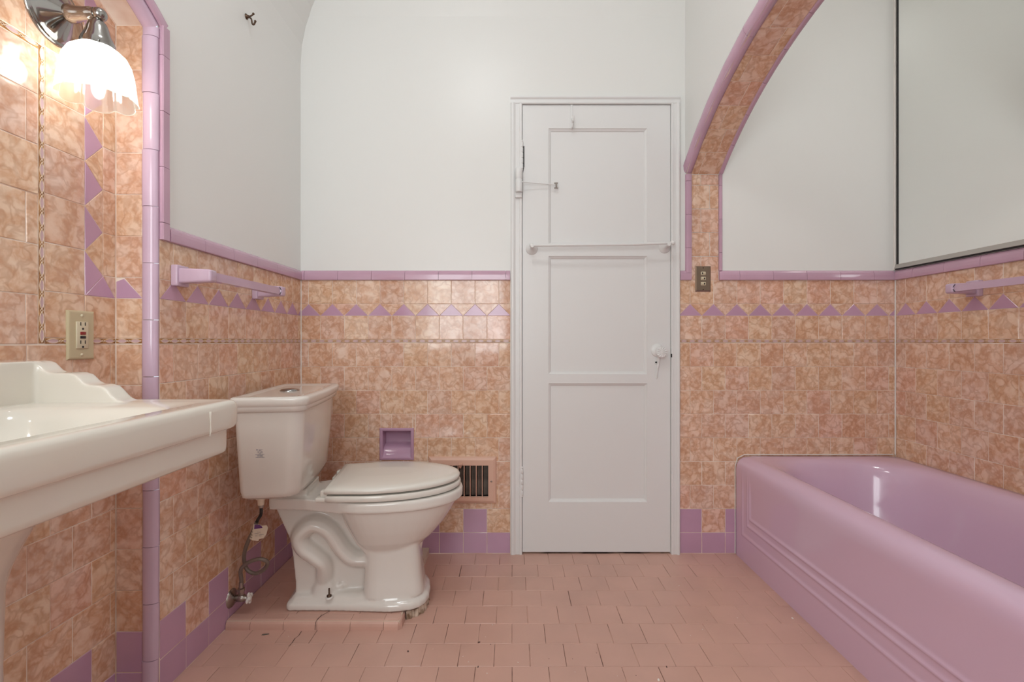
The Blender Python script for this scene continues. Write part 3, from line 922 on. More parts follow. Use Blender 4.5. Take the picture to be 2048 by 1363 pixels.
# spring closer on the casing
t = thing('door_closer', 'white painted spring door closer on the casing beside the upper hinge', 'door closer', (0.033, YB - .02, 1.70))
cx = (1037.5 - 1024) / 438.0
mb = MB()
mb.lathe([(0.0145, zz(388)), (0.0155, zz(387)), (0.0155, zz(364.5)), (0.0140, zz(364)), (0.0140, zz(363)), (0.0155, zz(362)), (0.0155, zz(344)), (0.013, zz(342))], (cx, YB - .034, 0), (0, 0, 1), 20)
obj('barrel', mb, M['door_paint'], t)
mb = MB(); mb.box(cx - .016, cx + .014, YB - .026, YB - .012, zz(398), zz(387), 0.003)
o = obj('foot_bracket', mb, M['door_paint'], t)
mb = MB(); mb.box(cx - .010, cx + .010, YB - .020, YB - .0175, zz(392), zz(342), 0.001, 1)
obj('mounting_plate', mb, M['door_paint'], t)
mb = MB(); mb.tube([(cx + .012, YB - .040, zz(369)), (cx + .06, YB - .030, zz(369.5)), ((1108 - 1024) / 438., YB - .016, zz(371))], 0.0026, 8)
obj('arm', mb, M['door_paint'], t)
mb = MB()
ax = (1112 - 1024) / 438.
mb.box(ax - .009, ax + .008, YD - .010, YD - .0, zz(368), zz(366.5)); mb.box(ax - .009, ax + .008, YD - .010, YD - .0, zz(377.5), zz(376))
mb.lathe([(0.0035, zz(377)), (0.0035, zz(367))], (ax, YD - .011, 0), (0, 0, 1), 8)
o = obj('roller_bracket', mb, M['dullmetal'], t)

# ------------------------------------------------------------------ paper holder recess
t = thing('toilet_paper_holder', 'small lilac ceramic recessed paper holder in the tiles above the toilet lid', 'paper holder', (-0.525, YB, 0.43))
mb = MB()
X0, X1, Z0, Z1 = -0.603, -0.4475, 0.427, 0.573
def ringr(x0, x1, z0, z1, y): return [V3((x0, y, z0)), V3((x1, y, z0)), V3((x1, y, z1)), V3((x0, y, z1))]
mb.loft([ringr(X0, X1, Z0, Z1, YB), ringr(X0, X1, Z0, Z1, YB - .006), ringr(X0 + .003, X1 - .003, Z0 + .003, Z1 - .003, YB - .009),
         ringr(X0 + .011, X1 - .011, Z0 + .011, Z1 - .011, YB - .009), ringr(X0 + .014, X1 - .014, Z0 + .014, Z1 - .014, YB - .006)], True, False, False, 0, False)
obj('rim', mb, M['lilac'], t)
mb = MB()
x0, x1 = X0 + .014, X1 - .014
prof = [(YB - .006, Z1 - .014), (YB + .012, Z1 - .016), (YB + .050, Z1 - .024), (YB + .056, Z1 - .035), (YB + .056, Z0 + .075), (YB + .050, Z0 + .066), (YB + .030, Z0 + .060), (YB + .020, Z0 + .056), (YB + .012, Z0 + .048), (YB + .006, Z0 + .030), (YB - .006, Z0 + .014)]
mb.loft([[V3((x0, y, z)) for y, z in prof], [V3((x0 + .012, y, z)) for y, z in prof], [V3((x1 - .006, y, z)) for y, z in prof], [V3((x1, y, z)) for y, z in prof]], False, False, False, 0, True)
for xx in (x0, x1):
    mb.add([(xx, y, z) for y, z in prof], [tuple(range(len(prof)))])
obj('scoop', mb, M['lilac'], t)

# ------------------------------------------------------------------ wall register
t = thing('air_vent', 'pink painted wall register with dark vertical slots low on the far wall', 'air vent', (-0.225, YB, 0.23))
X0, X1, Z0, Z1 = -0.379, -0.071, 0.231, 0.443
ox0, ox1, oz0, oz1 = -0.335, -0.1075, 0.262, 0.405
mb = MB()
mb.loft([ringr(X0, X1, Z0, Z1, YB), ringr(X0, X1, Z0, Z1, YB - .006), ringr(X0 + .004, X1 - .004, Z0 + .004, Z1 - .004, YB - .012), ringr(X0 + .014, X1 - .014, Z0 + .014, Z1 - .014, YB - .0165),
         ringr(ox0, ox1, oz0, oz1, YB - .0165), ringr(ox0, ox1, oz0, oz1, YB - .006)], True, False, False, 0, False)
obj('frame', mb, M['pinkmetal'], t)
mb = MB()
mb.box(-0.362, -0.088, YB + .001, YB + .07, 0.252, 0.422)
bm_faces = [f for f in range(len(mb.f))]
# open the front of the duct box
keep = [i for i in range(len(mb.f)) if not all(abs(mb.v[k][1] - (YB + .001)) < 1e-6 for k in mb.f[i])]
mb.f = [mb.f[i] for i in keep]; mb.m = [mb.m[i] for i in keep]; mb.s = [mb.s[i] for i in keep]; mb.r = [mb.r[i] for i in keep]
obj('duct_box', mb, M['ductgrey'], t)
x = ox1 - 0.0275
n = 0
while x > ox0 + 0.01:
    mb = MB()
    mb.box(x - 0.0016, x + 0.0016, YB - .0155, YB + .012, oz0 - .001, oz1 + .001)
    obj('slat', mb, M['pinkmetal'], t)
    mb = MB()
    mb.add([(x + .004, YB + .012, oz0), (x + .026, YB + .020, oz0), (x + .026, YB + .020, oz1 - (.009 if n == 3 else 0)), (x + .004, YB + .012, oz1 - (.009 if n == 3 else 0))], [(0, 1, 2, 3)])
    obj('damper_blade', mb, M['ductgrey'], t)
    x -= 0.0274; n += 1
mb = MB()
lx = (922 - 1024) / 438.
mb.box(lx - .009, lx + .009, YB - .034, YB - .016, zz(926), zz(923.5), 0.0008, 1)
mb.add([(lx - .008, YB - .032, zz(926)), (lx + .008, YB - .032, zz(926)), (lx + .002, YB - .018, zz(934)), (lx - .004, YB - .018, zz(934))], [(0, 1, 2, 3)])
obj('lever', mb, M['pinkmetal'], t)
mb = MB(); mb.lathe([(0.0045, 0), (0.004, 0.002), (0.001, 0.0028)], ((983 - 1024) / 438., YB - .0163, zz(960)), (0, -1, 0), 12)
o = obj('screw', mb, M['dullmetal'], t)

# ------------------------------------------------------------------ switch plate and outlet
t = thing('light_switch', 'brown brass plate with three small ivory switches on the arch tiles', 'light switch', (0.870, YB, 1.19))
x0, x1, z0, z1 = 0.8345, 0.9055, zz(583), zz(532)
mb = MB()
yb = YB - .0024
mb.loft([ringr(x0, x1, z0, z1, yb), ringr(x0, x1, z0, z1, yb - .002), ringr(x0 + .005, x1 - .005, z0 + .005, z1 - .005, yb - .0062)], True, False, True, 0, False)
obj('plate', mb, M['brass'], t)
cx = (x0 + x1) / 2
for k, v in enumerate((546.8, 557.2, 567.5)):
    zc = zz(v)
    mb = MB()
    mb.box(cx - .011, cx + .011, yb - .0085, yb - .005, zc - .0078, zc + .0078, 0.0028)
    sw = obj('toggle', mb, M['ivory_light'], t)
    mb = MB()
    sx = -1 if k == 0 else 1
    mb.box(cx + sx * .0045 - .0025, cx + sx * .0045 + .0025, yb - .0088, yb - .008, zc - .004, zc + .004)
    mb2 = MB(); mb2.box(cx - sx * .004 - .005, cx - sx * .004 + .004, yb - .014, yb - .008, zc - .0045, zc + .0045, 0.0015)
    obj('toggle_slot', mb, M['black'], sw); obj('toggle_lever', mb2, M['ivory_light'], sw)
for zc in (z1 - .009, z0 + .009):
    mb = MB(); mb.lathe([(0.0028, 0), (0.0022, 0.001)], (cx, yb - .0062, zc), (0, -1, 0), 10)
    obj('screw', mb, M['bronze'], t)

oy = 1.198; oz = 0.9835
t = thing('wall_outlet', 'ivory outlet plate with red and black test buttons on the niche tiles', 'outlet', (XN, oy, oz - .058))
hw, hh = 0.0375, 0.0605
XO = XN + .0024
def ringx(y0, y1, z0, z1, x): return [V3((x, y0, z0)), V3((x, y1, z0)), V3((x, y1, z1)), V3((x, y0, z1))]
mb = MB()
mb.loft([ringx(oy - hw, oy + hw, oz - hh, oz + hh, XO - .001), ringx(oy - hw, oy + hw, oz - hh, oz + hh, XO + .002), ringx(oy - hw + .003, oy + hw - .003, oz - hh + .003, oz + hh - .003, XO + .005), ringx(oy - hw + .006, oy + hw - .006, oz - hh + .006, oz + hh - .006, XO + .0056)], True, False, True, 0, False)
obj('plate', mb, M['ivory'], t)
mb = MB(); mb.box(XO + .003, XO + .0085, oy - .0168, oy + .0168, oz - .0335, oz + .0335, 0.0016)
face = obj('receptacle', mb, M['ivory_light'], t)
XS = XO + .0086
for s in (1, -1):
    zc = oz + s * .0205 + (.002 if s > 0 else -.002)
    for dy in (-.0063, .0063):
        mb = MB(); mb.box(XS - .001, XS + .0002, oy + dy - .0012, oy + dy + .0012, zc + .001, zc + .0095)
        obj('blade_slot', mb, M['black'], face)
    mb = MB(); mb.lathe([(0.0028, -.001), (0.0028, .0002)], (XS, oy, zc - .0068), (1, 0, 0), 12)
    obj('ground_hole', mb, M['black'], face)
mb = MB(); mb.box(XS - .001, XS + .0012, oy - .0078, oy + .0078, oz + .0008, oz + .0085, 0.0006, 1)
o = obj('reset_button', mb, M['red'], face); o['label'] = 'dark red button'
mb = MB(); mb.box(XS - .001, XS + .0012, oy - .0078, oy + .0078, oz - .0085, oz - .0020, 0.0006, 1)
o = obj('test_button', mb, M['black'], face); o['label'] = 'black button'
for zc in (oz + .0483, oz - .0483):
    mb = MB(); mb.lathe([(0.0038, 0), (0.0034, 0.0016), (0.001, 0.0024)], (XO + .0056, oy, zc), (1, 0, 0), 14)
    obj('screw', mb, M['ivory_light'], t)

# ------------------------------------------------------------------ ceramic towel bars
def ceramic_bar(label, o, along, out, length, full=True):
    """o: wall point of the first post; along: unit vector; out: wall normal"""
    o, al, ou = V3(o), V3(along), V3(out)
    t = thing('towel_bar', label, 'towel bar', o)
    up = V3((0, 0, 1))
    def blk(mb, a0, a1, h0, h1, z0, z1, bev, taper=1.0):
        b = MB(); b.box(0, 1, 0, 1, 0, 1)
        vs = []
        for (x, y, z) in b.v:
            k = taper if y > .5 else 1.0
            am, zm = (a0 + a1) / 2, (z0 + z1) / 2
            vs.append((am + (x - .5) * (a1 - a0) * k, h0 + y * (h1 - h0), zm + (z - .5) * (z1 - z0) * k))
        bm = bmesh.new()
        vv = [bm.verts.new(o + al * p[0] + ou * p[1] + up * p[2]) for p in vs]
        for f in b.f: bm.faces.new([vv[i] for i in f])
        bmesh.ops.recalc_face_normals(bm, faces=list(bm.faces))
        bmesh.ops.bevel(bm, geom=list(bm.edges), offset=bev, segments=3, profile=0.5, affect='EDGES')
        mb.from_bm(bm, 0, True)
    for s in (0.0, length):
        mb = MB()
        blk(mb, s - .026, s + .026, 0.0, 0.020, -.030, .030, 0.004)
        blk(mb, s - .020, s + .020, 0.016, 0.108, -.022, .022, 0.006, 0.80)
        obj('post', mb, M['lilac_lit'], t)
    mb = MB()
    q = [(0.076, -.0125), (0.101, -.0125), (0.101, .0125), (0.076, .0125)]
    a, b = o + al * .012, o + al * (length - .012)
    mb.extrude(q, a, b, ou, up)
    obj('bar', mb, M['lilac_lit'], t)
    for s, sg in ((length - .021, -1),):
        mb = MB()
        pts = [o + al * s + ou * .1015 + up * .014, o + al * (s + .008) + ou * .105 + up * 0, o + al * s + ou * .1015 - up * .014]
        mb.tube(pts, 0.0012, 6)
        c_ = obj('joint_gap', mb, M['black'], t); c_['label'] = 'black gap at the end of the bar'
    return t
ceramic_bar('lilac ceramic square towel bar on the left wall above the toilet tank', (XL + .002, 1.385, 1.155), (0, 1, 0), (1, 0, 0), 0.425)
ceramic_bar('lilac ceramic square towel bar on the alcove wall above the bath', (XR - .002, 1.135, 1.166), (0, 1, 0), (-1, 0, 0), 0.68)

mb = MB(); mb.tube([(XL + .0035, YB - .0035, 0.10), (XL + .0035, YB - .0035, 1.245)], 0.0024, 8)
struct('trim_12', mb, [M['caulk']], 'pale caulk bead in the tiled corner behind the toilet', 'trim')

# ------------------------------------------------------------------ coat hook
t = thing('coat_hook', 'small dark bronze coat hook high on the left wall', 'hook', (XL, 1.767, 2.12))
hy, hz = 1.752, 2.146
mb = MB(); mb.lathe([(0.010, 0), (0.010, .002), (0.006, .005), (0.005, .010)], (XL, hy, hz), (1, 0, 0), 14)
obj('base', mb, M['bronze'], t)
mb = MB()
mb.tube(catmull([(XL + .006, hy, hz), (XL + .018, hy, hz - .008), (XL + .022, hy, hz - .026), (XL + .028, hy, hz - .028), (XL + .033, hy, hz - .018)], 5), 0.003, 8)
mb.sphere((XL + .033, hy, hz - .017), 0.0042, 10, 6)
mb.tube(catmull([(XL + .006, hy, hz), (XL + .018, hy, hz + .003), (XL + .026, hy, hz + .010)], 5), 0.0026, 8)
mb.sphere((XL + .026, hy, hz + .010), 0.0042, 10, 6)
obj('prong', mb, M['bronze'], t)

# ------------------------------------------------------------------ mirror on the alcove wall
t = thing('wall_mirror', 'large frameless wall mirror with grey metal bottom channel above the bath', 'mirror', (XR, 1.3, 1.30))
MY0, MY1, MZ0, MZ1 = 0.47, 2.172, 1.3125, 2.62
mb = MB(); mb.box(XR - .010, XR - .004, MY0, MY1, MZ0, MZ1)
obj('glass', mb, M['mirror'], t)
mb = MB(); mb.box(XR - .0095, XR - .001, MY1 + .0005, MY1 + .013, MZ0 + .004, MZ1)
o = obj('backing_edge', mb, M['black'], t); o['label'] = 'black gap along the mirror edge'
mb = MB()
mb.extrude([(0.0, 0.0), (0.016, 0.0), (0.016, 0.003), (0.0115, 0.017), (0.0115, 0.019), (0.010, 0.019), (0.010, 0.004), (0.0, 0.004)], (XR, MY0, 1.296), (XR, 2.190, 1.296), (-1, 0, 0), (0, 0, 1))
obj('bottom_channel', mb, M['alu'], t)
mb = MB(); mb.box(XR - .013, XR, MY0, 2.19, 1.2915, 1.2955)  # solid black strip drawn as the shadow line below the channel
o = obj('painted_shadow_line', mb, M['black'], t); o['label'] = 'black strip painted in as the shadow line under the channel'
mb = MB(); mb.tube([(XR - .006, YB - .004, 1.292), (XR - .006, YB - .004, 2.55)], 0.0055, 8)
mb.tube([(XR - .0045, YB - .0045, 0.452), (XR - .0045, YB - .0045, 1.245)], 0.0028, 8)
struct('trim_10', mb, [M['caulk']], 'white caulk bead in the alcove corner beside the mirror', 'trim')

# ------------------------------------------------------------------ bathtub
def rrect(x0, x1, y0, y1, r, sf, so, nc=6):
    """rounded rectangle, front side (x0) first; sf/so are 0..1 samples of the front and other sides"""
    r = min(r, (x1 - x0) / 2 - 1e-4, (y1 - y0) / 2 - 1e-4)
    pts, side = [], []
    def arc(cx, cy, a0):
        for k in range(1, nc):
            a = a0 - (PI / 2) * k / nc
            pts.append((cx + r * math.cos(a), cy + r * math.sin(a))); side.append(None)
    for s in sf: pts.append((x0, y0 + r + s * (y1 - y0 - 2 * r))); side.append('f')
    i0 = len(pts); arc(x0 + r, y1 - r, PI)
    for s in so: pts.append((x0 + r + s * (x1 - x0 - 2 * r), y1)); side.append('w')
    arc(x1 - r, y1 - r, PI / 2)
    for s in so: pts.append((x1, y1 - r - s * (y1 - y0 - 2 * r))); side.append('w')
    arc(x1 - r, y0 + r, 0)
    for s in so: pts.append((x1 - r - s * (x1 - x0 - 2 * r), y0)); side.append('w')
    arc(x0 + r, y0 + r, -PI / 2)
    return pts, side

TX0, TX1, TY0, TY1 = 1.018, XR - .005, YA0 + .005, YB - .0045
samp = [0.0]
dense = 0.16
Lt = TY1 - TY0
s = 0.004
pos = []
y = 0.0
while y < dense: pos.append(y); y += 0.0045
mid = list(pos)
y = dense
while y < Lt - dense: mid.append(y); y += 0.03
mid += [Lt - p for p in reversed(pos)]
sf = [p / Lt for p in mid]
so = [k / 14 for k in range(15)]
levels = []          # (front inset, front z, wall inset, wall z, corner radius)
z = 0.0
while z < 0.262: levels.append((0.0, z, 0.0, z, 0.010)); z += 0.0042
levels += [(0.0, 0.30, 0, .30, .010), (0.0, 0.34, 0, .34, .010), (-.001, 0.37, 0, .37, .011), (-.001, .395, 0, .395, .012), (0.003, 0.415, 0, .415, .014), (0.011, 0.431, 0, .432, .018), (0.025, 0.4425, 0.001, .442, .025),
           (0.043, 0.4475, 0.008, .4475, .05), (0.060, 0.4478, 0.035, .4490, .11), (0.077, 0.443, 0.062, .448, .17), (0.088, 0.434, 0.078, .442, .20), (0.097, 0.420, 0.089, .430, .21), (0.106, 0.395, 0.098, .408, .21),
           (0.115, 0.34, 0.110, .36, .20), (0.126, 0.26, 0.125, .28, .19), (0.140, 0.18, 0.145, .20, .17), (0.165, 0.125, 0.175, .135, .17), (0.205, 0.095, 0.225, .098, .15), (0.26, 0.088, 0.30, .090, .08)]
def ridge(y, z):
    dv = min(TY1 - y, y - TY0)
    b = 0.0
    for zc, yc in ((0.117, 0.067), (0.170, 0.111), (0.203, 0.126)):
        if z < 0.40:
            dz = z - zc; dy = dv - yc
            d_ = min(dz, dy) if True else 0
            fade = 1.0 if z < 0.30 else max(0.0, (0.40 - z) / 0.10)
            b += fade * 0.0042 * math.exp(-(d_ / 0.0052) ** 2)
            b += fade * (-0.0016 if d_ > 0 else 0.0)
    return b
rings = []
for fi, fz, wi, wz, cr in levels:
    x0, x1, y0, y1 = TX0 + fi, TX1 - wi, TY0 + wi, TY1 - wi
    pts, side = rrect(x0, x1, y0, y1, cr, sf, so)
    ring = []
    n = len(pts)
    for k, (px, py) in enumerate(pts):
        t_ = 1.0 if side[k] == 'f' else min(1.0, max(0.0, 1 - (px - x0) / (cr + 0.03)))
        zz_ = fz * t_ + wz * (1 - t_)
        if side[k] == 'f': px -= ridge(py, zz_)
        ring.append(V3((px, py, zz_)))
    rings.append(ring)
mb = MB(); mb.loft(rings, True, False, True, 0, True)
tub = thing('bathtub', 'lilac enamel built-in bathtub with ridged apron in the arched alcove', 'bathtub', (1.38, 1.31, 0))
obj('tub_shell', mb, M['tub'], tub)
mb = MB()
mb.tube([(TX0 - .001, YB - .004, 0.002), (TX0 - .001, YB - .004, 0.40), (TX0 + .010, YB - .004, 0.436), (TX0 + .04, YB - .005, 0.4515), (TX1 - .01, YB - .005, 0.4525)], 0.0022, 8)
o = obj('caulk_bead', mb, M['caulk'], tub); o['label'] = 'white caulk line where bath meets tiles'
mb = MB()
mb.lathe([(0.035, 0), (0.035, .003), (0.02, .006), (0.004, .006)], (1.40, TY0 + .42, 0.0895), (0, 0, 1), 24)
obj('drain', mb, M['chrome'], tub)

# ------------------------------------------------------------------ pedestal sink
snk = thing('pedestal_sink', 'biscuit white pedestal sink with stepped backsplash in the wash niche', 'sink', (-0.84, 0.70, 0))
SX0, SX1, SY0, SY1 = -1.072, -0.586, 0.36, 1.044
def srect(i, r, n=10, back=True):
    """sink outline, flat against the wall at the back"""
    x0, x1, y0, y1 = (SX0 if back else SX0 + i), SX1 - i, SY0 + i, SY1 - i
    pts = []
    r = max(0.002, r)
    ns = 8
    for k in range(ns): pts.append((x0 + (x1 - r - x0) * k / ns, y0))
    for k in range(n): a = -PI / 2 + PI / 2 * k / n; pts.append((x1 - r + r * math.cos(a), y0 + r + r * math.sin(a)))
    for k in range(ns * 2): pts.append((x1, y0 + r + (y1 - y0 - 2 * r) * k / (ns * 2)))
    for k in range(n): a = PI / 2 * k / n; pts.append((x1 - r + r * math.cos(a), y1 - r + r * math.sin(a)))
    for k in range(ns): pts.append((x1 - r + (x0 - x1 + r) * k / ns, y1))
    for k in range(ns * 2): pts.append((x0, y1 + (y0 - y1) * k / (ns * 2)))
    return pts
def brect(x0, x1, y0, y1, r, n=10):
    ns = 8; pts = []
    for k in range(ns):
        pts.append((x0 + r + (x1 - x0 - 2 * r) * k / ns, y0))
    for k in range(n): a = -PI / 2 + PI / 2 * k / n; pts.append((x1 - r + r * math.cos(a), y0 + r + r * math.sin(a)))
    for k in range(ns * 2): pts.append((x1, y0 + r + (y1 - y0 - 2 * r) * k / (ns * 2)))
    for k in range(n): a = PI / 2 * k / n; pts.append((x1 - r + r * math.cos(a), y1 - r + r * math.sin(a)))
    for k in range(ns): pts.append((x1 - r + (x0 - x1 + 2 * r) * k / ns, y1))
    m_ = ns * 2
    h = m_ // 2
    # back left side with its two rounded corners
    for k in range(h // 2): a = PI / 2 + PI / 2 * k / (h // 2); pts.append((x0 + r + r * math.cos(a), y1 - r + r * math.sin(a)))
    for k in range(m_ - h): pts.append((x0, y1 - r + (y0 - y1 + 2 * r) * k / (m_ - h)))
    for k in range(h - h // 2): a = PI + PI / 2 * k / (h - h // 2); pts.append((x0 + r + r * math.cos(a), y0 + r + r * math.sin(a)))
    return pts
ZD = 0.8445
R3 = lambda pts, z: [V3((x, y, z)) for x, y in pts]
rings = []
for i, z, r in ((0.13, 0.7345, .05), (0.030, 0.7345, .035), (0.019, 0.735, .026), (0.0145, 0.739, .024), (0.0135, 0.748, .024), (0.0135, 0.780, .024), (0.0125, 0.785, .024),
                (0.006, 0.786, .026), (0.0015, 0.789, .028), (0.0, 0.796, .020), (0.0, 0.828, .020), (0.001, 0.836, .020), (0.005, 0.8425, .020), (0.011, 0.8445, .020), (0.018, 0.8440, .020)):
    rings.append(R3(srect(i, r), z))
for x0, x1, y0, y1, r, z in ((-0.960, -0.632, 0.40, 1.000, .03, ZD - .0005), (-0.952, -0.640, 0.455, 0.935, .05, ZD - .003), (-0.948, -0.645, 0.468, 0.923, .055, ZD - .008), (-0.942, -0.652, 0.475, 0.915, .06, ZD - .03), (-0.925, -0.675, 0.50, 0.89, .08, ZD - .10), (-0.89, -0.72, 0.56, 0.82, .08, ZD - .145), (-0.85, -0.76, 0.65, 0.74, .04, ZD - .155)):
    rings.append(R3(brect(x0, x1, y0, y1, r), z))
mb = MB(); mb.loft(rings, True, True, True, 0, True)
obj('basin', mb, M['biscuit'], snk)
wing = [(-1.071, .835), (-1.071, .928), (-0.985, .928), (-0.972, .925), (-0.963, .917), (-0.955, .908), (-0.945, .9035), (-0.905, .9035), (-0.893, .900), (-0.884, .893), (-0.876, .884), (-0.866, .879), (-0.845, .878), (-0.833, .874), (-0.824, .866), (-0.816, .855), (-0.804, .847), (-0.79, .8435), (-0.79, .835)]
mb = MB()
for y0, y1 in ((0.984, 1.030), (0.372, 0.418)):
    mb.loft([[V3((x, y0, z)) for x, z in wing], [V3((x, y1, z)) for x, z in wing]], True, True, True)
mb.box(-1.071, -0.972, 0.40, 1.0, .835, .928)
obj('backsplash', mb, M['biscuit'], snk, remesh=(0.0035, 7))
mb = MB()
def sect(cx, cy, a, b, z, n=28, e=3.0):
    out = []
    for k in range(n):
        t_ = 2 * PI * k / n
        c_, s_ = math.cos(t_), math.sin(t_)
        out.append(V3((cx + a * math.copysign(abs(c_) ** (2 / e), c_), cy + b * math.copysign(abs(s_) ** (2 / e), s_), z)))
    return out
mb.loft([sect(-.88, .70, r_, r_, z_, e=2.3) for z_, r_ in ((0, .15), (.05, .15), (.075, .135), (.12, .108), (.20, .098), (.45, .094), (.58, .097), (.61, .104), (.65, .120), (.685, .137), (.715, .150), (.736, .155))], True, True, True)
obj('pedestal', mb, M['biscuit'], snk)
mb = MB()
yd = 0.937
mb.tube([(SX1 + .0005, yd, 0.832), (SX1 + .001, yd - .001, 0.822), (SX1 + .001, yd, 0.808), (SX1 + .001, yd, 0.795), (SX1 + .0, yd - .001, 0.784)], [0.0030, 0.0022, 0.0010, 0.0020, 0.0007], 8)
o = obj('glaze_drip', mb, M['biscuit'], snk)
mb = MB()
mb.lathe([(0.022, 0), (0.022, .003), (0.012, .004)], (-0.80, .70, ZD - .154), (0, 0, 1), 20)
obj('drain', mb, M['chrome'], snk)
# faucet, on the ledge of the basin
mb = MB()
mb.tube(catmull([(-0.955, .70, .843), (-0.955, .70, .90), (-0.93, .70, .935), (-0.87, .70, .935), (-0.845, .70, .915)], 5), 0.011, 12)
mb.lathe([(0.024, .843), (0.024, .850), (0.014, .858)], (-0.955, .70, 0), (0, 0, 1), 20)
obj('faucet_spout', mb, M['chrome'], snk)
for yy in (.60, .80):
    mb = MB()
    mb.lathe([(0.024, .843), (0.022, .855), (0.012, .87), (0.012, .89), (0.020, .90), (0.018, .915)], (-0.955, yy, 0), (0, 0, 1), 20)
    obj('faucet_handle', mb, M['chrome'], snk)

# ------------------------------------------------------------------ toilet
PT = math.radians(8.0)
tl = thing('toilet', 'white two-piece toilet with exposed trapway on the pink tile step', 'toilet', (-0.898, 1.726, PZ), PT)
def egg(xb, xf, hw, z, n=40, e=2.2, wide=0.42):
    """plan of the bowl: blunt at the tank end, rounder at the front"""
    cx = xb + (xf - xb) * wide
    out = []
    for k in range(n):
        t_ = 2 * PI * k / n
        c_, s_ = math.cos(t_), math.sin(t_)
        a = (xf - cx) if c_ > 0 else (cx - xb)
        ee = e if c_ > 0 else 3.2
        out.append(V3((cx + a * math.copysign(abs(c_) ** (2 / ee), c_), hw * math.copysign(abs(s_) ** (2 / ee), s_), z)))
    return out
body = MB()
# bowl
body.loft([egg(.36, .560, .085, .14), egg(.355, .575, .100, .205), egg(.335, .610, .125, .235), egg(.315, .650, .147, .28), egg(.295, .680, .164, .325), egg(.28, .698, .174, .360), egg(.275, .703, .177, .366)], True, True, True)
body.loft([egg(.262, .714, .184, .364), egg(.258, .719, .187, .370), egg(.258, .719, .187, .394), egg(.262, .715, .183, .400)], True, True, True)
# deck that carries the tank
deck = [(.055, .088), (.16, .105), (.24, .135), (.30, .162), (.37, .172)]
lo = [V3((x, -y + .006, .361)) for x, y in deck] + [V3((x, y - .006, .361)) for x, y in reversed(deck)]
hi = [V3((x, -y, .400)) for x, y in deck] + [V3((x, y, .400)) for x, y in reversed(deck)]
body.loft([lo, hi], True, True, True)
body.box(.065, .18, -.085, .085, .362, .428)
# front column
def col(x0, x1, hw, z, e=5.0):
    return sect((x0 + x1) / 2, 0, (x1 - x0) / 2, hw, z, 32, e)
body.loft([col(.362, .578, .108, .04), col(.366, .570, .102, .10), col(.370, .562, .098, .20), col(.372, .560, .095, .27)], True, True, True)
# thin web behind the column, slanting up to the tank deck
web = [(.127, .03), (.127, .09), (.118, .18), (.108, .24), (.078, .31), (.052, .370), (.42, .370), (.42, .03)]
body.loft([[V3((x, -.036, z)) for x, z in web], [V3((x, .036, z)) for x, z in web]], True, True, True)
# flank of the bowl running down into the column
body.loft([[V3((x, -y_, z)) for x, z in ((.285, .362), (.305, .300), (.345, .225), (.40, .165), (.50, .165), (.50, .362))] for y_ in (.085, -.085)], True, True, True)
# exposed trapway
tp = catmull([(.228, 0, .03), (.226, 0, .085), (.226, 0, .145), (.196, 0, .180), (.158, 0, .212), (.146, 0, .256), (.190, 0, .292), (.244, 0, .268), (.290, 0, .200), (.332, 0, .162), (.385, 0, .158)], 5)
tt = MB(); tt.tube([V3(p) for p in tp], 0.037, 16, squash=(1, 2.35, 1))
tt.v = [(x, y * (0.62 + 0.38 * min(1.0, max(0.0, (z - .07) / .09))), z) for x, y, z in tt.v]
body.join(tt)
body.tube([V3((.25, 0, .05)), V3((.29, 0, .065)), V3((.33, 0, .055))], [.026, .024, .014], 12, squash=(1, 1.9, 1))
body.loft([sect(.228, 0, .054, .064, .04), sect(.228, 0, .047, .060, .062), sect(.228, 0, .037, .054, .085)], True, True, True)
# foot
def foot(g, z, front=.598, back=.102):
    pts = []
    N_ = 10
    hb, hf = .068 + g, .126 + g
    xb, xf = back - g, front + g
    r = .085
    pts += [V3((xb + .012, -hb, z)), V3((xb + .10, -hb - .012, z)), V3((xb + .20, -hb - .028, z)), V3((xf - .14, -hf, z))]
    for k in range(N_ + 1):
        a = -PI / 2 + PI * k / N_
        c_, s_ = math.cos(a), math.sin(a)
        pts.append(V3((xf - .10 + .10 * abs(c_) ** .75, hf * math.copysign(abs(s_) ** .75, s_), z)))
    pts += [V3((xf - .14, hf, z)), V3((xb + .20, hb + .028, z)), V3((xb + .10, hb + .012, z)), V3((xb + .012, hb, z)), V3((xb, hb - .012, z)), V3((xb, -hb + .012, z))]
    return pts
body.loft([foot(.0, .001), foot(.0, .020), foot(-.005, .027), foot(-.012, .030), foot(-.014, .036), foot(-.020, .043), foot(-.030, .048)], True, True, True)
body.xf(Matrix.Identity(4))
obj('bowl', body, M['ceramic'], tl, local=True, remesh=(0.0042, 5))
# tank
def tk(x0, x1, hw, z, r=.040, bow=.010, n=8):
    pts = []
    ns = 8
    for k in range(n + 1):
        a = -PI / 2 + PI / 2 * k / n; pts.append((x1 - r + r * math.cos(a), -hw + r + r * math.sin(a)))
    for k in range(1, ns): 
        s_ = -1 + 2 * k / ns
        pts.append((x1, s_ * (hw - r)))
    for k in range(n + 1):
        a = PI / 2 * k / n; pts.append((x1 - r + r * math.cos(a), hw - r + r * math.sin(a)))
    rb = .018
    for k in range(n + 1):
        a = PI / 2 + PI / 2 * k / n; pts.append((x0 + rb + rb * math.cos(a), hw - rb + rb * math.sin(a)))
    for k in range(n + 1):
        a = PI + PI / 2 * k / n; pts.append((x0 + rb + rb * math.cos(a), -hw + rb + rb * math.sin(a)))
    return [V3((x + (bow * (1 - (y / hw) ** 2) if x > (x0 + x1) / 2 else 0), y, z)) for x, y in pts]
mb = MB()
